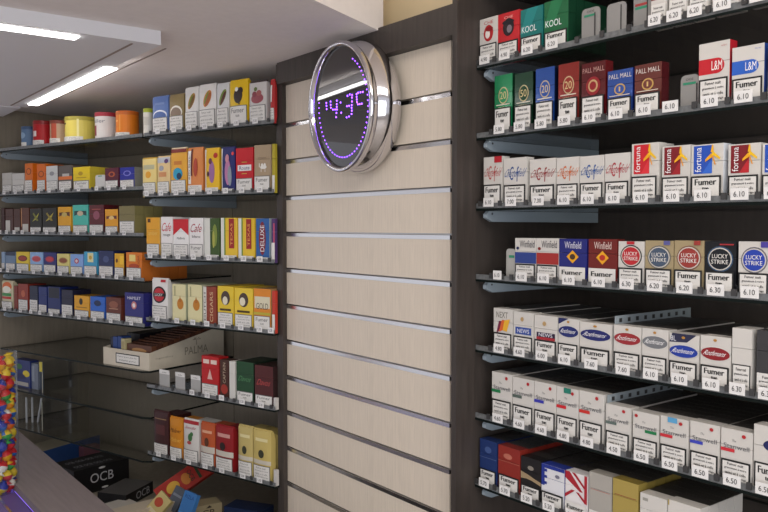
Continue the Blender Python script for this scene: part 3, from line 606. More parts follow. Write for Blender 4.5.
# ------------------------------------------------------------ left unit, middle bay (narrow, wide-spaced shelves)
MH = [.2320, .0708, -.0929, -.2590, -.4390, -.6205]
MS = []
for i, h in enumerate(MH):
    MS.append(shelf(L, .000, .458, h + .006, 'glass shelf beside the narrow pillar, %s of the six' % (NM7[i] if i < 5 else 'lowest'), notch=.010))
def leaf(c1, c2): return [('r', 0, .44, 1, .445, '#8a8a8a'), ('e', .55, .70, .20, .20, c1, -.45), ('e', .60, .68, .11, .17, c2, -.45), ('e', .50, .72, .05, .16, '#6c8a3a', -.45)]
PO = 'pouch'
data_M = {
0: [(144.2, 153.4, 109, 'tin', '#dcd8cc', 0, None, 'white tin with lime lid', [('r', .1, .4, .9, .7, '#c9c4b8')], {'side': '#a8b42c', 'div': False}),
 (153.4, 169, 97.5, PO, '#5c78b4', 2, ' ', 'blue pouch with white mountain arc', [('e', .5, .52, .44, .14, '#e8ecf2'), ('e', .5, .49, .40, .13, '#4c68a4'), ('r', .2, .8, .8, .86, '#7c94c4')]),
 (170.2, 184.5, 95.5, PO, '#8d7a4e', 2, ' ', 'olive-gold pouch with white arc', [('e', .5, .55, .42, .18, '#ece8dc'), ('e', .5, .52, .37, .16, '#8a7664'), ('e', .5, .42, .3, .05, '#6c7a3c')]),
 (186, 199, 88.5, PO, '#dcdad6', 2, ' ', 'white pouch with green-brown leaf', leaf('#b8863c', '#7a5a2c')),
 (200, 216.4, 85.5, PO, '#dfdcd8', 2, ' ', 'white pouch with orange-brown leaf', leaf('#c8843c', '#a85a2c')),
 (217.7, 229.6, 84.5, PO, '#d6d6d6', 2, ' ', 'narrow grey-white pouch with dark leaf', leaf('#7c8a3c', '#5c2c24')),
 (230.6, 248.5, 81, PO, '#e3bb12', 1, ' ', 'yellow pouch with black figure', [('e', .5, .68, .24, .17, '#2c1a1c'), ('e', .62, .78, .15, .08, '#2c1a1c'), ('e', .42, .82, .09, .05, '#ecebe6'), ('r', .55, .48, .62, .58, '#2c1a1c')]),
 (250, 267, 82.5, PO, '#cfcbc8', 2, ' ', 'grey-white pouch with berry picture', [('e', .5, .62, .36, .12, '#9a4a54'), ('e', .35, .72, .14, .07, '#8a3c48'), ('e', .62, .74, .14, .07, '#a85c5c'), ('e', .42, .84, .1, .05, '#6a7a44')], {'side': '#3c2c2c'}),
 (271, 275, 81, PO, '#b82c2c', 2, None, 'red and white pouch against the pillar', [('r', 0, .5, .6, .9, '#e2ded8')], {'D': .008, 'b': 0, 'wh': .36})],
1: [(143, 156.6, 159, PO, '#e6cf86', 2, ' ', 'pale yellow pouch with orange star', [('r', .1, .72, .9, .84, '#b8b494'), ('e', .5, .58, .2, .09, '#e0a030')], {'side': '#c8a03c', 'wh': .38}),
 (158, 170.3, 157.5, PO, '#e2c690', 2, ' ', 'pale orange pouch with silver top', [('r', 0, .86, 1, 1, '#b8bcc4'), ('e', .75, .9, .15, .06, '#5a3c6c'), ('e', .4, .72, .2, .07, '#9a9ca8'), ('r', .2, .50, .8, .62, '#d09060')], {'wh': .38}),
 (171.4, 187, 149, PO, '#e0a63c', 2, ' ', 'orange pouch with blue globe', [('r', 0, .92, 1, 1, '#7c2c24'), ('r', .25, .66, .75, .74, '#c87c34'), ('e', .5, .47, .3, .13, '#2f9cc0'), ('e', .6, .42, .15, .07, '#1c3c5c')], {'wh': .34, 'side': '#d8c8a8'}),
 (188.4, 203, 149, PO, '#d8884c', 4, ' ', 'orange-red pouch with white spine', [('r', 0, .25, .26, .96, '#e6e2da'), ('v', 'RED BULL', .14, .60, .5, .12, '#2a2430'), ('r', .26, .42, .38, 1, '#5c1c1c'), ('e', .6, .6, .14, .2, '#b04834')], {'wh': .22}),
 (205.6, 219.4, 149.5, PO, '#e4b624', 4, ' ', 'yellow pouch with purple figure', [('r', 0, 0, .1, 1, '#e6e2da'), ('e', .55, .50, .2, .24, '#9c6c9c'), ('e', .45, .74, .12, .07, '#6c3c4c'), ('e', .8, .86, .14, .06, '#b83424'), ('e', .3, .46, .08, .06, '#4c2418')], {'wh': .16}),
 (222, 235, 148.5, PO, '#232a68', 4, ' ', 'navy pouch with pink figure', [('r', 0, 0, .1, 1, '#e6e2da'), ('e', .55, .48, .22, .28, '#b878a0'), ('e', .5, .78, .14, .09, '#c88a98'), ('e', .7, .4, .14, .22, '#8c94a0'), ('e', .9, .88, .08, .04, '#e04848')], {'wh': .12}),
 (236.2, 253.2, 148, 'box', '#c01c26', 1, ' ', 'red packet with white name plate', [('r', .1, .50, .9, .63, '#e6e4e2'), ('t', 'Route', .5, .565, .6, .08, '#3c3c6c'), ('r', .35, .68, .65, .70, '#c8a048'), ('r', .35, .43, .65, .45, '#c8a048')], {'wh': .34, 'D': .03}),
 (254.6, 271, 145, 'box', '#a89276', 1, ' ', 'kraft brown packet with white camel', [('e', .55, .54, .2, .04, '#e8e4dc'), ('e', .48, .58, .07, .04, '#e8e4dc'), ('e', .64, .58, .07, .04, '#e8e4dc'), ('r', .3, .54, .34, .62, '#e8e4dc'), ('r', .42, .44, .45, .54, '#e8e4dc'), ('r', .66, .44, .69, .54, '#e8e4dc'), ('r', .25, .72, .75, .74, '#8c7860')], {'wh': .36, 'D': .03}),
 (272.4, 275, 144, 'box', '#b0a02c', 3, None, 'yellow-green packet against the pillar', [], {'D': .008, 'b': 0, 'wh': .36})],
2: [(146.4, 159.6, 217.6, 'box', '#e2a22c', 2, ' ', 'orange packet with square black mark', [('r', .1, .88, .32, .97, '#4c2c14'), ('t', 'amber', .5, .62, .7, .1, '#e8c060')], {'wh': .36, 'side': '#d0b070', 'D': .03}),
 (161, 172.4, 217, 'box', '#e8e4e2', 2, ' ', 'white packet with pink-red script', [('i', 'Cafe', .5, .76, .8, .2, '#c83c48'), ('t', 'rouge', .5, .56, .6, .06, '#3c2c2c')], {'wh': .38, 'D': .03}),
 (173.2, 188.5, 219.3, 'box', '#eae8e6', 2, ' ', 'white packet with red roof shape', [('p', [(0, .60), (0, 1), (1, 1), (1, .60), (.5, .78)], '#c4202a'), ('t', 'Marlboro', .5, .53, .5, .06, '#2a2a2a')], {'wh': .38, 'D': .03}),
 (189.4, 203.2, 218, 'box', '#e8e4e2', 1, ' ', 'white packet with dark red script', [('i', 'Cafe', .5, .76, .8, .2, '#a83444'), ('t', 'blanc', .5, .56, .6, .06, '#3c2c2c')], {'wh': .38, 'D': .03}),
 (204.4, 219.4, 218.4, 'box', '#3c5424', 4, ' ', 'green leaf packet with white spine', [('r', 0, 0, .38, 1, '#d8d8d0'), ('e', .7, .6, .16, .26, '#7c8c3c'), ('e', .62, .5, .08, .2, '#a8a84c')], {'wh': .14, 'D': .03}),
 (221, 237.2, 218, 'box', '#e2bc34', 4, ' ', 'yellow packet with red stripe, left one', [('r', 0, 0, .2, 1, '#dcdcd4'), ('r', .2, 0, .28, 1, '#6c8c34'), ('r', .5, .3, .82, .98, '#9c2424'), ('v', 'TEXAS', .66, .62, .5, .14, '#e8a858')], {'wh': .14, 'D': .03}),
 (238.4, 254.4, 218.4, 'box', '#e2bc34', 4, ' ', 'yellow packet with red stripe, right one', [('r', 0, 0, .2, 1, '#dcdcd4'), ('r', .2, 0, .28, 1, '#6c8c34'), ('r', .5, .3, .82, .98, '#9c2424'), ('v', 'TEXAS', .66, .62, .5, .14, '#e8a858')], {'wh': .14, 'D': .03}),
 (256, 269.2, 218.6, 'box', '#2c5c9c', 4, ' ', 'blue packet with upright white capitals', [('e', .48, .55, .26, .38, '#7c2434'), ('v', 'DELUXE', .48, .55, .6, .3, '#e8e8ea')], {'wh': .12, 'D': .03, 'side': '#a8b4bc'}),
 (271.6, 275, 219, 'box', '#4c3468', 4, None, 'purple packet against the pillar', [('r', .5, .3, .9, .9, '#b84c6c')], {'D': .008, 'b': 0})],
3: [(152, 167.4, 279.6, PO, '#dedbd8', 2, ' ', 'white pouch with black-ringed red roundel', [('e', .5, .64, .42, .20, '#1c1818'), ('e', .5, .64, .34, .16, '#b82430'), ('r', .16, .60, .84, .68, '#1c1818'), ('t', 'LUCKY', .5, .64, .5, .06, '#eeeeee'), ('r', .6, .94, .9, 1, '#b82430')], {'wh': .38}),
 (172, 185.2, 284.4, 'box', '#dcd4a4', 0, ' ', 'cream box with orange ball, left one', [('e', .6, .50, .24, .14, '#c07c24'), ('r', .15, .7, .25, .95, '#a8a47c'), ('p', [(.5, .55), (.7, .55), (.6, .72)], '#b06a20')], {'D': .04, 'side': '#b8bc9c', 'b': 2, 'tu': .003}),
 (187.6, 201.6, 285, 'box', '#dcd4a4', 0, ' ', 'cream box with orange ball, right one', [('e', .6, .50, .24, .14, '#c07c24'), ('r', .15, .7, .25, .95, '#a8a47c'), ('p', [(.5, .55), (.7, .55), (.6, .72)], '#b06a20')], {'D': .04, 'side': '#b8bc9c', 'b': 2, 'tu': .003}),
 (203, 215.8, 287, 'box', '#8c3c28', 0, ' ', 'rust box with upright lettering', [('r', 0, 0, .25, 1, '#dad6cc'), ('v', 'DUTCH', .13, .5, .7, .14, '#26221e'), ('v', 'CIGARS', .65, .5, .75, .24, '#d8b890')], {'D': .04, 'b': 2}),
 (217.4, 233.2, 286.4, 'box', '#e0c034', 2, ' ', 'yellow box with dark face, left one', [('e', .5, .72, .28, .17, '#4c3c34'), ('e', .48, .66, .16, .10, '#e0d8c0'), ('r', .15, .42, .85, .47, '#4c3814')], {'D': .035, 'wh': .38, 'b': 2}),
 (234.4, 252.4, 288.4, 'box', '#e4c43c', 2, ' ', 'yellow box with dark face, right one', [('e', .5, .72, .26, .17, '#4c3c34'), ('e', .44, .68, .16, .10, '#e0d8c0'), ('r', .15, .42, .85, .47, '#4c3814')], {'D': .035, 'wh': .38, 'b': 2}),
 (253.6, 270.6, 289, 'box', '#d8862c', 1, ' ', 'orange box with pale centre band', [('r', .05, .55, .95, .82, '#d8d0b4'), ('t', 'GOLD', .5, .60, .7, .14, '#4c4438'), ('r', 0, .40, 1, .46, '#b8a83c')], {'D': .035, 'wh': .38, 'side': '#b08c5c', 'b': 2}),
 (272, 275, 291, 'box', '#c03c2c', 1, ' ', 'red and white box against pillar', [], {'wh': .45, 'D': .008, 'b': 0})],
4: [(158, 168, 370, 'card', '#a8a7a4', 0, None, 'first clear slot card with white top', [('r', 0, .78, 1, 1, '#dcdad6'), ('t', 'info', .5, .87, .4, .06, '#333333')]),
 (174, 183.4, 372.5, 'card', '#a8a7a4', 0, None, 'second clear slot card with white top', [('r', 0, .78, 1, 1, '#dcdad6'), ('t', 'info', .5, .87, .4, .06, '#333333')]),
 (189.5, 199, 375.5, 'card', '#a8a7a4', 0, ' ', 'third clear slot card with white top', [('r', 0, .78, 1, 1, '#dcdad6'), ('t', 'info', .5, .87, .4, .06, '#333333')]),
 (201, 218, 356.5, 'box', '#b41f22', 2, ' ', 'bright red pack with pale top marks', [('r', .1, .82, .45, .92, '#e0c8bc'), ('r', .55, .82, .9, .92, '#e0c8bc'), ('p', [(.35, .45), (.5, .7), (.65, .45)], '#ddb0a8')], {'wh': .34}),
 (219.4, 228, 360, 'box', '#46281f', 0, ' ', 'dark brown pack with red foot', [('v', 'CAPTAIN', .5, .68, .5, .3, '#b8a890'), ('e', .5, .28, .4, .12, '#9c3428')]),
 (228.8, 234.4, 361.5, 'box', '#d2cfc8', 0, None, 'thin white upright pack', []),
 (236, 253, 362, 'box', '#1d4428', 1, ' ', 'dark green pack', [('i', 'Davos', .5, .60, .7, .12, '#4c8054')], {'wh': .30, 'side': '#1c2a20', 'b': 4}),
 (254.4, 272.6, 366, 'box', '#4c1c1c', 1, ' ', 'dark wine red pack', [('i', 'Davos', .5, .60, .7, .14, '#b04444')], {'wh': .30, 'side': '#2c1818', 'b': 4}),
 (273.2, 276, 398, 'box', '#c9c5c0', 0, None, 'white sliver pack against the pillar', [], {'D': .008, 'b': 0, 'wh': .36})],
5: [(153, 167.4, 412, PO, '#3c1c1c', 2, ' ', 'dark maroon pouch', [('r', .2, .5, .8, .72, '#552c2c'), ('r', .1, .84, .9, .86, '#8c6c4c')], {'wh': .30}),
 (169, 181.6, 418.5, PO, '#c8801c', 2, ' ', 'orange pouch with two rows of print', [('i', 'Malawi', .5, .72, .8, .1, '#5c3010'), ('i', 'Malawi', .5, .50, .8, .1, '#e0b050')], {'wh': .32}),
 (183, 198, 420.5, PO, '#cfcbc6', 2, ' ', 'white pouch with green plant', [('r', 0, .92, 1, 1, '#a0242c'), ('i', 'Sandia', .5, .84, .7, .06, '#a84c5c'), ('e', .5, .62, .14, .09, '#3c6c3c'), ('e', .6, .70, .1, .05, '#3c6c3c'), ('e', .45, .50, .14, .04, '#b04a4a')], {'wh': .34}),
 (200.2, 213.8, 424, PO, '#b4542c', 2, ' ', 'orange-red pouch with small figure', [('r', 0, .36, 1, .50, '#c8c0b4'), ('e', .5, .6, .16, .10, '#5c3420'), ('r', .15, .80, .85, .86, '#d8a080')], {'wh': .36}),
 (215, 232.6, 427, PO, '#8c1c20', 2, ' ', 'deep red pouch with small figure', [('r', 0, .36, 1, .48, '#c8c0b4'), ('e', .45, .58, .16, .09, '#2c1c1c'), ('r', .15, .78, .85, .86, '#c89088')], {'wh': .34}),
 (237.8, 252, 427, PO, '#bca96a', 2, ' ', 'pale yellow pouch, left of the pair', [('r', 0, .36, 1, .44, '#c8c0b0'), ('e', .5, .56, .16, .08, '#3c3c2c'), ('r', .15, .80, .85, .86, '#d8cc98')], {'wh': .34}),
 (253, 270.4, 431, PO, '#c2ad66', 2, ' ', 'pale yellow pouch, right of the pair', [('r', 0, .36, 1, .44, '#c8c0b0'), ('e', .5, .56, .16, .08, '#3c3c2c'), ('r', .15, .80, .85, .86, '#d8cc98')], {'wh': .34}),
 (273, 276, 470, 'box', '#c9c5c0', 0, None, 'white card sliver against the pillar', [], {'D': .008, 'b': 0, 'wh': .36})]}
for r, items in data_M.items():
    stock(L, 'middle', r, MH[r] + .006, MS[r], .000, items, D=.016, tagw=.0175, tagh=.0130, behind=(0 if r < 2 else (3 if r == 5 else 1)))

# ------------------------------------------------------------ left unit, far bay
LH = [.2320, .0915, -.0334, -.1545, -.2782, -.3985, -.5240, -.6435]
LS = []
for i, h in enumerate(LH):
    LS.append(shelf(L, -.738, -.008 if i < 5 else -.002, h + .006, ('glass shelf at the far left, %s from the ceiling' % NM7[i]) if i < 5 else
        'clear empty glass shelf with dark front edge, %s of the lower three' % ('upper', 'middle', 'bottom')[i - 5], rail=i < 5, br=i < 5, chamfer=i >= 5, th=.005 if i >= 5 else .004))
CG = {'cigar': True, 'D': .03}
def cg(**k): d = dict(CG); d.update(k); return d
def oval(c, c2='#e8e0d0'): return [('e', .5, .70, .36, .14, c2), ('e', .5, .70, .30, .10, c)]
data_L = {
0: [(23.8, 35, 127, 'tin', '#5c7898', 0, None, 'small blue tin', [('r', .3, .0, .75, .3, '#d8d6d0'), ('e', .5, .6, .2, .14, '#8aa4c0')], {'side': '#41597c'}),
 (36, 51.6, 121.5, 'tin', '#b31a20', 4, None, 'red tin with white name', [('r', .15, .42, .6, .62, '#e6dcd8'), ('r', .35, .0, .42, .95, '#c86a5c')], {'wh': .28, 'side': '#8c1c1c'}),
 (52.4, 67.2, 121, 'tin', '#b89a7c', 4, None, 'tan tin with orange stripe', [('r', .5, .25, .75, .95, '#b8543c')], {'wh': .30, 'side': '#7c3c2c'}),
 (68, 95.6, 118, 'tin', '#e2cf62', 4, None, 'wide yellow tin', [('r', .15, .72, .45, .78, '#4c4420'), ('e', .3, .52, .1, .08, '#d89c3c'), ('r', .75, .25, .8, .9, '#f0e6a0')], {'wh': .28, 'side': '#b8aa48'}),
 (97, 116.6, 113.5, 'tin', '#dcd6d2', 0, None, 'white tin with red square and lid', [('r', .15, .2, .48, .55, '#8c2c38'), ('t', 'Haller', .5, .70, .6, .12, '#6c7078')], {'side': '#a82c3c'}),
 (117.6, 138.4, 112, 'tin', '#e07c1c', 4, None, 'orange tin', [('r', .55, .3, .6, .95, '#eaa04c'), ('r', .2, .62, .5, .68, '#f0b060')], {'wh': .24, 'side': '#c8641c'})],
1: [(2.6, 12, 173, 'box', '#bdb9b2', 2, ' ', 'grey-white cigar pack', [], cg(b=1)),
 (12.6, 24.6, 173.5, 'box', '#c9c6c0', 2, ' ', 'plain white cigar pack', [], cg()),
 (25.4, 33, 163.5, 'box', '#d86c14', 2, ' ', 'narrow orange cigar pack with ring', [('e', .5, .74, .34, .11, '#8c3c10'), ('e', .5, .74, .24, .08, '#d86c14')], cg(b=1)),
 (37.4, 45.8, 164, 'box', '#d66818', 2, ' ', 'second orange cigar pack with ring', [('e', .5, .66, .34, .11, '#8c3c10'), ('e', .5, .66, .24, .08, '#d66818')], cg(b=1)),
 (46.6, 58, 166, 'box', '#c8c8c6', 2, ' ', 'grey-white cigar pack with small arch', [('e', .5, .72, .2, .08, '#8c8c90')], cg(b=1, side='#4c2c28')),
 (58.8, 72.4, 165.5, 'box', '#5c5450', 2, ' ', 'dark cigar pack with orange band', [('r', 0, .48, 1, .6, '#d8702c'), ('r', .3, .6, .8, .7, '#b8b4b0')], cg(b=1, wh=.44)),
 (73.6, 90, 167, 'box', '#e0c214', 1, ' ', 'yellow cigar pack', [('e', .45, .74, .14, .08, '#b08c18'), ('r', .2, .56, .8, .59, '#a88818')], cg(b=4, side='#d2bc3c')),
 (95, 104.6, 175, 'card', '#c8c6c2', 0, ' ', 'small white divider card', [('r', .3, .9, .7, .96, '#3c8c5c')]),
 (105.4, 118.8, 168, 'box', '#54142a', 2, ' ', 'burgundy cigar pack with crest', [('e', .5, .72, .24, .12, '#a8542c'), ('e', .5, .72, .14, .07, '#54142a')], cg(b=1)),
 (120.2, 134.8, 167.4, 'box', '#22288c', 2, ' ', 'royal blue cigar pack with crest', [('e', .5, .74, .26, .12, '#7c7cc8'), ('e', .5, .74, .18, .08, '#22288c')], cg(b=2, side='#8c8c84'))],
2: [(1.2, 4.4, 208, 'box', '#3c1c18', 0, ' ', 'dark brown pack at far left edge', [], cg()),
 (5.6, 13, 209, 'box', '#4c2a22', 0, ' ', 'first brown cigar pack', [('r', 0, 0, .6, .55, '#c8c4bc')], cg()),
 (13.8, 20, 209, 'box', '#4a261c', 0, ' ', 'second brown cigar pack', [('r', .1, 0, .9, .28, '#c8c4bc')], cg()),
 (21, 29, 208, 'box', '#5c3020', 0, ' ', 'brown cigar pack with copper edge', [('r', 0, .3, .12, 1, '#b07c54'), ('r', .2, 0, .9, .40, '#c8c4bc')], cg()),
 (30, 41.6, 208.6, 'box', '#1c1a14', 2, ' ', 'black cigar pack with gold figure, left', [('p', [(.2, .5), (.4, .62), (.8, .84), (.6, .6)], '#a8a43c'), ('p', [(.25, .8), (.35, .84), (.75, .54), (.6, .52)], '#7c7c2c')], cg(b=2, wh=.30, div=False)),
 (42.6, 56.6, 208.2, 'box', '#1c1a14', 2, ' ', 'black cigar pack with gold figure, right', [('p', [(.2, .5), (.4, .62), (.8, .84), (.6, .6)], '#b8a83c'), ('p', [(.25, .8), (.35, .84), (.75, .54), (.6, .52)], '#8c7c2c')], cg(b=2, wh=.30)),
 (58, 71.2, 207, 'box', '#dfa11c', 2, ' ', 'orange-yellow cigar pack with bow mark', [('p', [(.1, .66), (.1, .8), (.9, .66), (.9, .82)], '#5c3424'), ('e', .5, .73, .2, .08, '#c8b060')], cg(b=1, wh=.34)),
 (72.8, 88, 205, 'box', '#4cb8a8', 2, ' ', 'turquoise cigar pack with bow mark', [('p', [(.1, .64), (.1, .8), (.9, .64), (.9, .8)], '#2c4c4c'), ('e', .5, .72, .2, .08, '#c8b89c')], cg(b=1, wh=.34)),
 (89.2, 103.8, 205, 'box', '#5a1a20', 2, ' ', 'wine red cigar pack', [('e', .5, .66, .22, .14, '#8c4c5c'), ('r', .2, .84, .8, .87, '#9c4c44')], cg(b=1, wh=.36)),
 (105.2, 118, 209.4, 'box', '#e09c24', 2, ' ', 'short orange cigar pack with bow mark', [('p', [(.1, .62), (.1, .74), (.9, .62), (.9, .76)], '#6c3434'), ('e', .5, .68, .2, .07, '#e0c080')], cg(b=1, wh=.36, side='#4c1c1c')),
 (119.2, 134.8, 206, 'box', '#7a7048', 2, ' ', 'olive gold cigar pack', [], cg(b=2, wh=.50, side='#8c8454'))],
3: [(1.2, 4.4, 252, 'box', '#8ca4c0', 2, ' ', 'pale blue pack at far left edge', [], cg()),
 (5.4, 15, 252, 'box', '#6c84a0', 2, ' ', 'grey-blue cigar pack with dark cap', [('r', 0, .82, 1, 1, '#24304c')], cg()),
 (16, 28.8, 252, 'box', '#dfc02c', 2, ' ', 'mustard yellow pack with red oval', oval('#9c3424', '#5c2818'), cg(b=1)),
 (29.8, 42.4, 252.4, 'box', '#8cb0dc', 2, ' ', 'sky blue pack with wide red oval', oval('#b8404c', '#c86c74'), cg(b=1, div=False)),
 (43.4, 55.8, 252.6, 'box', '#20246c', 2, ' ', 'navy pack with red oval', oval('#c03444', '#8c2c4c'), cg(b=1)),
 (56.8, 69, 254, 'box', '#dccf7c', 2, ' ', 'pale yellow pack with brown bow', oval('#8c4c2c', '#b08c4c'), cg(b=1)),
 (70.2, 82.6, 254.4, 'box', '#84a8e0', 2, ' ', 'light blue pack with round red mark', [('e', .5, .70, .18, .12, '#b84c5c'), ('e', .5, .70, .1, .07, '#dcc8cc')], cg(b=1)),
 (83.8, 96.8, 252, 'box', '#3c9cc4', 2, ' ', 'cyan pack with cream shield', [('r', .28, .60, .72, .96, '#e0dca8'), ('e', .5, .78, .12, .08, '#c8a43c')], cg(b=1)),
 (98.4, 113.2, 251, 'box', '#222c58', 2, ' ', 'midnight blue pack with faint mark', [('e', .5, .70, .2, .12, '#44507c')], cg(b=1)),
 (114.4, 123.8, 253.6, 'box', '#e0a820', 2, ' ', 'small yellow pack with side mark', [('r', .55, .58, .95, .9, '#f0c030'), ('e', .25, .72, .1, .08, '#5c2c14')], cg(b=0, side='#3c1c14')),
 (126, 141.6, 252.6, 'box', '#d9761c', 2, ' ', 'orange pack with cream square', [('r', .2, .68, .6, .92, '#e8d07c'), ('e', .5, .50, .34, .10, '#b0441c'), ('v', 'CIGAR', .8, .7, .4, .12, '#8c3814')], cg(b=4, side='#c8702c'))],
4: [(1.4, 12.4, 282, 'pouch', '#c8c0a0', 2, ' ', 'rounded red, green and white pouch', [('e', .5, .84, .42, .16, '#d86c34'), ('e', .5, .74, .36, .12, '#e6e2d4'), ('r', .1, .52, .9, .62, '#3c8c4c'), ('r', .1, .42, .9, .50, '#b8342c')], {'wh': .34, 'D': .02}),
 (13.4, 16.8, 286, 'box', '#7c2a1c', 0, None, 'thin red-brown pack', [], cg()),
 (17.6, 27.4, 284, 'box', '#8c2c1c', 2, ' ', 'rust red cigar pack', [('e', .5, .66, .2, .12, '#b85c3c')], cg(b=1)),
 (29, 37, 286, 'box', '#18203c', 4, ' ', 'first dark navy cigar pack', [], cg(b=1, wh=.5)),
 (38, 46, 287, 'box', '#1c2c6c', 4, ' ', 'narrow dark blue cigar pack', [], cg(b=1, wh=.36, div=False)),
 (47.2, 59.6, 287, 'box', '#182864', 2, ' ', 'blue cigar pack with black window', [('r', .08, .62, .92, .98, '#14182c')], cg(b=1, wh=.26)),
 (61, 72, 290, 'box', '#1c1c38', 4, ' ', 'black-blue cigar pack with tall label', [], cg(b=1, wh=.46)),
 (73.8, 88.6, 296, 'box', '#dfa020', 2, ' ', 'amber yellow pack with black figure', [('e', .45, .76, .12, .14, '#2c2414'), ('r', .15, .5, .85, .53, '#8c6414')], cg(b=1, wh=.40)),
 (89.8, 104.2, 297, 'box', '#2c64c0', 2, ' ', 'bright blue pack with dark figure', [('e', .5, .74, .24, .12, '#1c2c54')], cg(b=1, wh=.42)),
 (105.6, 120.6, 297.6, 'box', '#643024', 2, ' ', 'brown pack with copper oval', [('e', .5, .72, .3, .14, '#8c5440'), ('r', .2, .54, .8, .58, '#a87c64')], cg(b=1, wh=.40)),
 (124.4, 143, 293, 'box', '#2c2c74', 2, ' ', 'indigo pack with white name and crest', [('t', 'HAMLET', .5, .84, .7, .09, '#dcdce8'), ('e', .5, .62, .14, .12, '#c87c7c'), ('e', .5, .62, .08, .07, '#e8dcdc')], cg(b=1, wh=.28, D=.02))]}
for r, items in data_L.items():
    stock(L, 'far-left', r, LH[r] + .006, LS[r] if r else None, -.738, items, D=.022, tagw=.015, tagh=.0115, behind=0)
# gold boxes standing behind the front row
for k in range(5):
    mb = MB(); mb.box(-.021, .021, 0, .03, 0, .092, paper('#8f7c40')); mb.box(-.021, .021, -.0008, -.0002, .02, .06, paper('#a8965c'))
    o = mb.build('cigar_box'); put(o, L, -.71 + k * .0445, .09, LH[1] + .0065)
    tag(o, 'dull gold cigar box behind the white packs, second far-left shelf', 'box', 'gold cigar boxes behind')

# ------------------------------------------------------------ carton of booklets on the upper clear shelf
hA = LH[5] + .006
ua = L.at(103.5, 362, .012)[0]; W = -.004 - ua
D = .27; e = empty('display_carton'); put(e, L, ua, .012, hA + .0004)
tag(e, 'off-white open carton of paper booklets on the clear glass shelf', 'carton')
CART = mat('off_white_card', '#cfc5b2', .7, var=.05, scale=30)
hf, hb = .048, .098
mb = MB(); mb.box(0, W, 0, .003, 0, hf, CART); mb.build('front_wall', e)
mb = MB(); mb.prism([(.0032, 0), (D, 0), (D, hb), (.0032, hf)], 0, .003, CART, ax='x'); fixn(mb.build('side_wall', e))
mb = MB(); mb.prism([(.0032, 0), (D, 0), (D, hb), (.0032, hf)], W - .003, W, CART, ax='x'); sd = fixn(mb.build('side_wall', e))
mb.__init__(); mb.box(.0035, W - .0035, .0035, D, 0, .002, CART); mb.build('bottom', e)
mb = MB(); mb.box(.0035, W - .0035, D - .003, D, .0025, hb, CART); mb.build('back_wall', e)
mb = MB(); F = Face(W, hf, 0, 'box')
def shiftx(mb, dx): mb.v = [(x + dx, y, z) for x, y, z in mb.v]
art_rect(mb, F, .28, .18, .80, .78, M_INK, 1); art_rect(mb, F, .30, .24, .78, .72, paper('#e2dfd8'), 2)
art_text(mb, F, 'Fumer provoque des', .54, .58, .42, .11, M_SOFTINK, 3); art_text(mb, F, 'maladies graves', .54, .38, .36, .11, M_SOFTINK, 3)
shiftx(mb, W / 2); o = mb.build('printed_panel', e); o['label'] = 'small black-framed white notice on the carton front'
# palm and capitals printed on the right side wall
mb = MB(); GR = paper('#8a8272'); xs = W + .0004
def side_text(s, y, z, w_, h_, m):
    vs, fs = text(s); mb.mesh([(xs, y + (a - .5) * w_, z + (b - .5) * h_) for a, b in vs], fs, m)
side_text('PALMA', .165, .038, .085, .022, GR); o = mb.build('side_lettering', e); o['label'] = 'grey capitals printed on the carton side'; mb = MB()
side_text('cigarillos', .05, .030, .06, .006, GR)
o = mb.build('small_lettering', e); o['label'] = 'small grey line of print'
mb = MB()
for a in range(5):
    an = math.pi * (.1 + .2 * a); mb.face([(xs, .165, .066), (xs, .165 + .013 * math.cos(an) + .003, .066 + .010 * math.sin(an)), (xs, .165 + .017 * math.cos(an), .064 + .008 * math.sin(an))], GR)
mb.face([(xs, .1635, .052), (xs, .1665, .052), (xs, .1660, .066), (xs, .1640, .066)], GR)
o = mb.build('palm_print', e); o['label'] = 'grey palm tree printed on the side'
zb = hA + .0034
def content(name, x0, x1, y0, y1, z1, m, label, cat, grp=None, front=None, arts=None, z0=0.0):
    mb = MB(); mb.box(-(x1 - x0) / 2, (x1 - x0) / 2, 0, y1 - y0, 0, z1 - z0, m, front=front)
    if arts: do_art(mb, Face(x1 - x0, z1 - z0, 0, 'box'), arts)
    o = mb.build(name); put(o, L, ua + (x0 + x1) / 2, .012 + y0, zb + z0); return tag(o, label, cat, grp)
content('cigar_packet', .006, .027, .02, .05, .072, paper('#1c2034'), 'black-blue packet at the left end of the open carton', 'packet', 'packets in the carton')
content('cigar_packet', .029, .049, .012, .042, .076, paper('#24407c'), 'blue packet in the open carton, left of another blue one', 'packet', 'packets in the carton')
content('cigar_packet', .051, .069, .012, .042, .078, paper('#24407c'), 'blue packet in the open carton beside the cream one', 'packet', 'packets in the carton')
content('cigar_packet', .006, .066, .075, .25, .078, paper('#18161c'), 'long black packet lying behind the blue packets in the carton', 'packet', 'packets in the carton')
content('cigar_packet', .074, .090, .006, .028, .074, paper('#b8ae84'), 'cream and brown picture packet in the open carton', 'packet', 'packets in the carton', arts=[('r', .1, .5, .9, .9, '#a09468')])
for k in range(13):
    y0 = .012 + k * .0195
    content('cigarillo_booklet', .092, W - .005, y0, y0 + .017, min(.060 + y0 * .16, .098), paper('#4c2c20' if k % 2 else '#5c3826'),
            'dark brown booklet in the row along the carton side' if k else 'front brown booklet with gold pattern in the carton', 'booklet', 'brown booklets in the carton',
            arts=[('e', .5, .75, .3, .1, '#a87c4c'), ('e', .5, .55, .3, .08, '#c8a878')] if k == 0 else None)

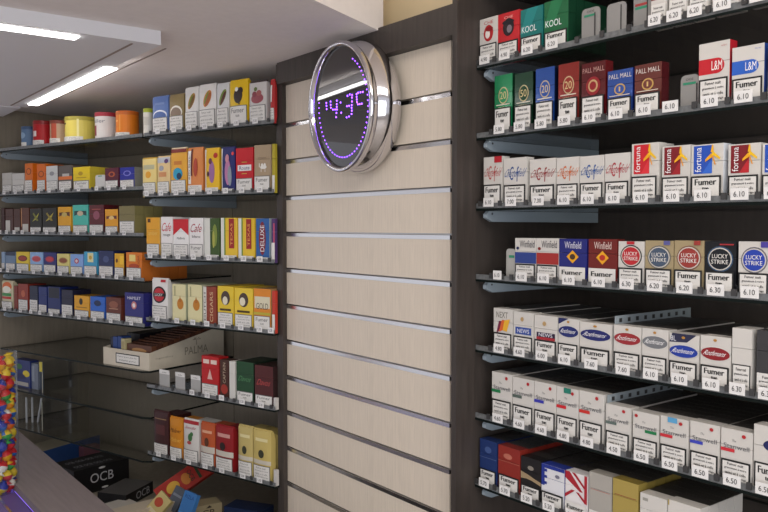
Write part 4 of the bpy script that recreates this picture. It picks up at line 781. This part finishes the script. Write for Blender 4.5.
# ------------------------------------------------------------ things on the middle and bottom clear shelves, far left
hB = LH[6] + .006; hC = LH[7] + .006
def lbox(name, px0, px1, py, n, h, z1, d, m, label, cat, arts=None, front=None):
    u0 = L.at(px0, py, n)[0]; u1 = L.at(px1, py, n)[0]; mb = MB(); W_ = u1 - u0
    mb.box(-W_ / 2, W_ / 2, 0, d, 0, z1, m, front=front)
    if arts: do_art(mb, Face(W_, z1, 0, 'box'), arts)
    o = mb.build(name); put(o, L, (u0 + u1) / 2, n, h + .0004); tag(o, label, cat); return o
lbox('sweet_bag', 15, 30, 375, .03, hB, .088, .03, paper('#22306c'), 'dark blue sweet bag with yellow print on middle clear shelf', 'bag',
     [('e', .75, .52, .22, .12, '#d8c02c'), ('e', .3, .75, .2, .1, '#3c6c3c'), ('r', .0, .06, .9, .2, '#a8a49c'), ('e', .4, .4, .3, .1, '#1c1c54')])
lbox('sweet_bag', 31, 38, 378, .035, hB, .082, .02, paper('#6c7484'), 'grey sweet bag beside the clear rack', 'bag', [('r', .1, .3, .5, .9, '#8c94a0')])
def rack(px0, px1, py, h, z1, label, yellow):
    u0 = L.at(px0, py, .02)[0]; u1 = L.at(px1, py, .02)[0]; e = empty('clear_rack'); put(e, L, (u0 + u1) / 2, .02, h + .0004); W_ = u1 - u0
    tag(e, label, 'rack')
    mb = MB(); mb.box(-W_ / 2, -W_ / 2 + .002, 0, .12, 0, z1, M_ACRYL); mb.build('side_plate', e)
    mb = MB(); mb.box(W_ / 2 - .002, W_ / 2, 0, .12, 0, z1, M_ACRYL); mb.box(W_ / 2 - .0022, W_ / 2 + .0002, -.0015, -.0002, 0, z1, paper('#a8a89a')); mb.build('side_plate', e)
    mb = MB(); mb.box(-W_ / 2 + .0022, W_ / 2 - .0022, .1, .102, 0, z1, M_ACRYL); mb.build('back_plate', e)
    if yellow: mb = MB(); mb.box(W_ / 2 - .012, W_ / 2 + .001, -.004, -.002, z1 - .03, z1, paper('#c8b83c')); mb.build('yellow_clip', e)
    return u0, W_
rack(39, 42.8, 375, hB, .096, 'narrow clear rack with yellow clip on middle clear shelf', True)
u0r, Wr = rack(16, 42.5, 410, hC, .090, 'wide clear rack holding pale sticks on bottom clear shelf', False)
for k, (a, b_) in enumerate(((.012, .012), (.026, .026), (.036, .060))):
    mb = MB(); dx = b_ - a; mb.prism([(0, 0), (.005, 0), (dx + .005, .082), (dx, .082)], 0, .004, paper('#b0b4b8'), ax='y')
    o = fixn(mb.build('paper_stick')); put(o, L, u0r + a, .045 + .012 * k, hC + .0006)
    tag(o, ['pale stick upright at the left in the clear rack', 'second pale upright stick in the clear rack', 'pale stick leaning right in the clear rack'][k], 'stick', 'sticks in the clear rack')

# ------------------------------------------------------------ base cupboard and the boxes on it
HB = -.757
bc = empty('base_cupboard'); put(bc, L, 0, 0, -CH); tag(bc, 'grey-brown base cupboard under the left shelves, boxes on its top', 'cupboard')
mb = MB(); mb.box(-.735, .455, -.22, .31, CH + HB - .025, CH + HB - .0005, M_BACK); mb.build('top_board', bc)
mb = MB(); mb.box(-.735, .455, -.20, .31, .0, CH + HB - .026, M_PILLAR); mb.build('body', bc)
for k in range(3):
    mb = MB(); mb.box(-.73 + k * .395, -.73 + k * .395 + .39, -.215, -.2005, .08, CH + HB - .03, M_PILLAR); d_ = mb.build('door', bc)
    mb = MB(); mb.box(-.73 + k * .395 + .33, -.73 + k * .395 + .345, -.228, -.2155, .5, .65, M_ALU); mb.build('handle', d_)
def gbox(name, pa, pb, depth, hgt, m, label, cat, side_txt=None, top=None, txt_col='#c8c8c8', arts=None, lift=0):
    """box whose visible long face runs on the worktop from pixel pa to pixel pb, body going back-left"""
    a = ground(*pa, HB); b_ = ground(*pb, HB); d = (b_ - a); W_ = d.length; ang = math.atan2(d.y, d.x)
    mb = MB(); mb.box(0, W_, 0, depth, 0, hgt, m, top=top)
    if arts:
        m2 = MB(); do_art(m2, Face(W_, hgt, 0, 'box'), arts); shiftx(m2, W_ / 2)
        for f, mi in zip(m2.f, m2.mi): mb.face([m2.v[i] for i in f], m2.ms[mi])
    o = mb.build(name); o.location = a + Vector((0, 0, lift + .0003)); o.rotation_euler = (0, 0, ang); return tag(o, label, cat)
BLK = paper('#141314')
o = gbox('rolling_paper_box', (74, 498), (129, 483), .12, .074, BLK, 'black box with OCB letters behind the grey counter board', 'box',
     arts=[('t', 'OCB', .5, .55, .42, .36, '#b8b8bc'), ('e', .5, .9, .06, .04, '#c8c8c8'), ('e', .55, .12, .06, .04, '#c8c8c8'), ('r', .02, .02, .98, .04, '#34302e')])
mb = MB()
for k in range(8):
    vs, fs = text('OCB'); cx, cy = .03 + (k % 4) * .03, .03 + (k // 4) * .05
    mb.mesh([(cx + (a - .5) * .024, cy + (b2 - .5) * .018, .0744) for a, b2 in vs], fs, paper('#8c8c90'))
q = mb.build('top_print', o); q['label'] = 'rows of small grey letters on the lid'
gbox('rolling_paper_box', (126, 508), (153, 493), .09, .034, BLK, 'lower black box with white letters beside the white tray', 'box', top=paper('#4c4a48'),
     arts=[('t', 'OCB', .62, .5, .5, .6, '#a8a8ac')])
gbox('grey_carton', (40, 470), (100, 451), .10, .055, paper('#284880'), 'flat carton with beige top and blue side, under glass', 'carton', top=paper('#8c8674'))
gbox('pink_packet', (84, 462), (100, 458), .03, .045, paper('#6c4450'), 'dull pink packet between flat carton and black box', 'packet')
gbox('white_tray', (92, 524), (138, 510), .060, .020, paper('#c8c4ba'), 'pale grey open tray in front of the black box', 'tray', top=paper('#bab6ac'),
     arts=[('r', .3, .2, .8, .8, '#2c3440')])
gbox('flat_booklet', (120, 526), (176, 511), .06, .026, paper('#c8bca8'), 'cream flat booklet lying at the front of the worktop', 'booklet', top=paper('#cabfa9'))
gbox('rolling_paper_box', (186, 523), (222, 516), .05, .036, paper('#948768'), 'beige box with OCB letters under the lowest shelf', 'box',
     arts=[('t', 'OCB', .5, .42, .6, .45, '#2c2018'), ('p', [(.55, .75), (.65, .95), (.72, .78)], '#2c2018')], top=paper('#a09474'))
gbox('blue_box', (224, 518), (262, 524), .06, .03, paper('#1c2c50'), 'dark navy box right of the beige box', 'box')
def standing(name, px, py, wd, hg, th, tilt, roll, col, label, cat, arts, turn=0, n_extra=0):
    p = ground(px, py, HB); mb = MB(); mb.box(-wd / 2, wd / 2, 0, th, 0, hg, paper(col)); do_art(mb, Face(wd, hg, 0, 'box'), arts)
    o = mb.build(name); o.location = p + Vector((0, 0, .0015 + wd / 2 * abs(math.sin(roll)) + .0)); o.rotation_euler = (-tilt, roll, L.rz + turn); return tag(o, label, cat)
standing('lighter_box', 158, 506, .055, .16, .02, .7, .78, '#a8281c', 'red and yellow tilted packet leaning behind the blue booklet', 'packet',
         [('e', .5, .3, .3, .12, '#d8a83c'), ('e', .5, .55, .3, .08, '#c87c2c'), ('r', .1, .75, .9, .8, '#2c3c1c'), ('t', 'OCB', .5, .65, .6, .08, '#2a2a18')])
standing('filter_packet', 150, 519, .045, .060, .012, .6, .5, '#c8b87c', 'cream and red packet at the foot of the red packet', 'packet',
         [('e', .4, .6, .3, .2, '#b84c34'), ('r', .1, .1, .9, .25, '#d8cca8')])
standing('booklet', 170, 512, .040, .062, .010, .5, .2, '#5c6470', 'slate grey booklet left of the blue one', 'booklet', [('r', .1, .6, .9, .7, '#8c94a0')])
standing('booklet', 180, 528, .046, .085, .012, .35, .12, '#3c78b8', 'bright blue booklet standing at the bottom', 'booklet', [('t', 'RIZLA', .5, .86, .7, .1, '#1c3c7c'), ('r', .1, .1, .9, .4, '#5090c8')])

# ------------------------------------------------------------ grey counter board, violet lit ledge, sweets
HK = -.62
ct = empty('counter'); ct.location = ground(115, 512, HK); ct.rotation_euler = (0, 0, R.rz)
tag(ct, 'grey wood counter board with violet-lit ledge at the lower left', 'counter')
q = ct.location; pB = ground(41, 512, HK)
wd = -((pB - q).x * R.N[0] + (pB - q).y * R.N[1])
print('counter width', wd)
far = ground(17, 430, HK); ln = -((far - q).x * R.U[0] + (far - q).y * R.U[1])
M_BOARD = mat('grey_wood_board', '#8a8080', .5, scale=12, var=.10, stretch=(.6, 9, 9))
VI = mat('violet_light_tint', '#6c5a9c', .35)  # violet glow of the light tube is put into the ledge colour
mb = MB(); mb.box(-ln - .02, .5, -wd, 0, -.018, 0, M_BOARD); mb.build('board', ct)
mb = MB(); mb.box(-ln - .25, .5, -wd - .40, -wd - .002, -.032, -.020, VI); o = mb.build('ledge', ct); o['label'] = 'ledge below the board coloured with violet light'
mb = MB(); mb.box(-ln - .25, .5, -wd - .045, -wd - .039, -.0199, -.016, M_ALU); mb.build('metal_trim', ct)
mb = MB(); mb.box(-ln + .62, .5, -wd - .38, -.03, -.97, -.033, M_PILLAR); mb.build('body', ct)
mb = MB(); mb.box(-ln, .5, -wd + .003, -wd + .008, -.024, -.0185, mat('violet_led_tube', (.30, .16, 1), .5, emis=1.4)); o = mb.build('light_tube', ct); o['label'] = 'violet light tube under the board edge'
# tube of wrapped sweets
g0 = ground(-6, 491, HK - .020); t_c = g0
pr = .056
e = empty('sweet_tub'); e.location = t_c + Vector((0, 0, .0008)); tag(e, 'tall clear tub filled with colourful wrapped sweets, lower left edge', 'tub')
mb = MB(); mb.lathe([(pr, 0), (pr, .335)], 32, M_ACRYL); mb.build('wall', e, True)
mb = MB(); mb.lathe([(.001, .0), (pr - .001, 0), (pr - .001, .002), (.001, .002)], 32, M_ACRYL); mb.build('bottom', e, True)
cols = ['#c8242c', '#e0a41c', '#2448a8', '#d8c02c', '#d8641c', '#3c9c4c', '#c83c4c', '#2c6cc0', '#e8e4dc', '#e08a1c']
sm = {}
for c in cols:
    for c2 in ('#e8c83c', '#c8242c', '#2c3c9c'):
        mb = MB(); mb.lathe([(.009, -.021), (.002, -.0135), (.008, -.011), (.0125, -.004), (.0132, .0)], 12, paper(c))
        mb.lathe([(.0132, .0), (.0125, .004), (.008, .011), (.002, .0135), (.009, .021)], 12, paper(c2 if c2 != c else '#e8e4dc')); sm[(c, c2)] = mb
keys = list(sm); meshes = {}
CN = {'#c8242c': 'red', '#e0a41c': 'amber', '#2448a8': 'blue', '#d8c02c': 'yellow', '#d8641c': 'orange', '#3c9c4c': 'green', '#c83c4c': 'pink-red', '#2c6cc0': 'light blue', '#e8e4dc': 'white', '#e08a1c': 'golden'}
z = .016; lay = 0
while z < .325:
    nlay = 10
    for k in range(nlay):
        a = 2 * math.pi * (k + .5 * (lay % 2)) / nlay
        if math.sin(a) > .8: continue
        key = keys[(lay * 7 + k * 11 + random.randrange(5)) % len(keys)]
        if key not in meshes: o = sm[key].build('wrapped_sweet', None, True); meshes[key] = o.data
        else: o = bpy.data.objects.new('wrapped_sweet', meshes[key]); COL.objects.link(o)
        o.location = e.location + Vector(((pr - .0165) * math.cos(a), (pr - .0165) * math.sin(a), z)); o.rotation_euler = (math.radians(random.uniform(-25, 25)), math.radians(random.uniform(-20, 20)), a)
        tag(o, '%s wrapped sweet in the clear tub, %s' % (CN[key[0]], 'lower half' if z < .13 else 'upper half'), 'sweet', '%s wrapped sweets in the tub' % CN[key[0]])
    z += .0245; lay += 1
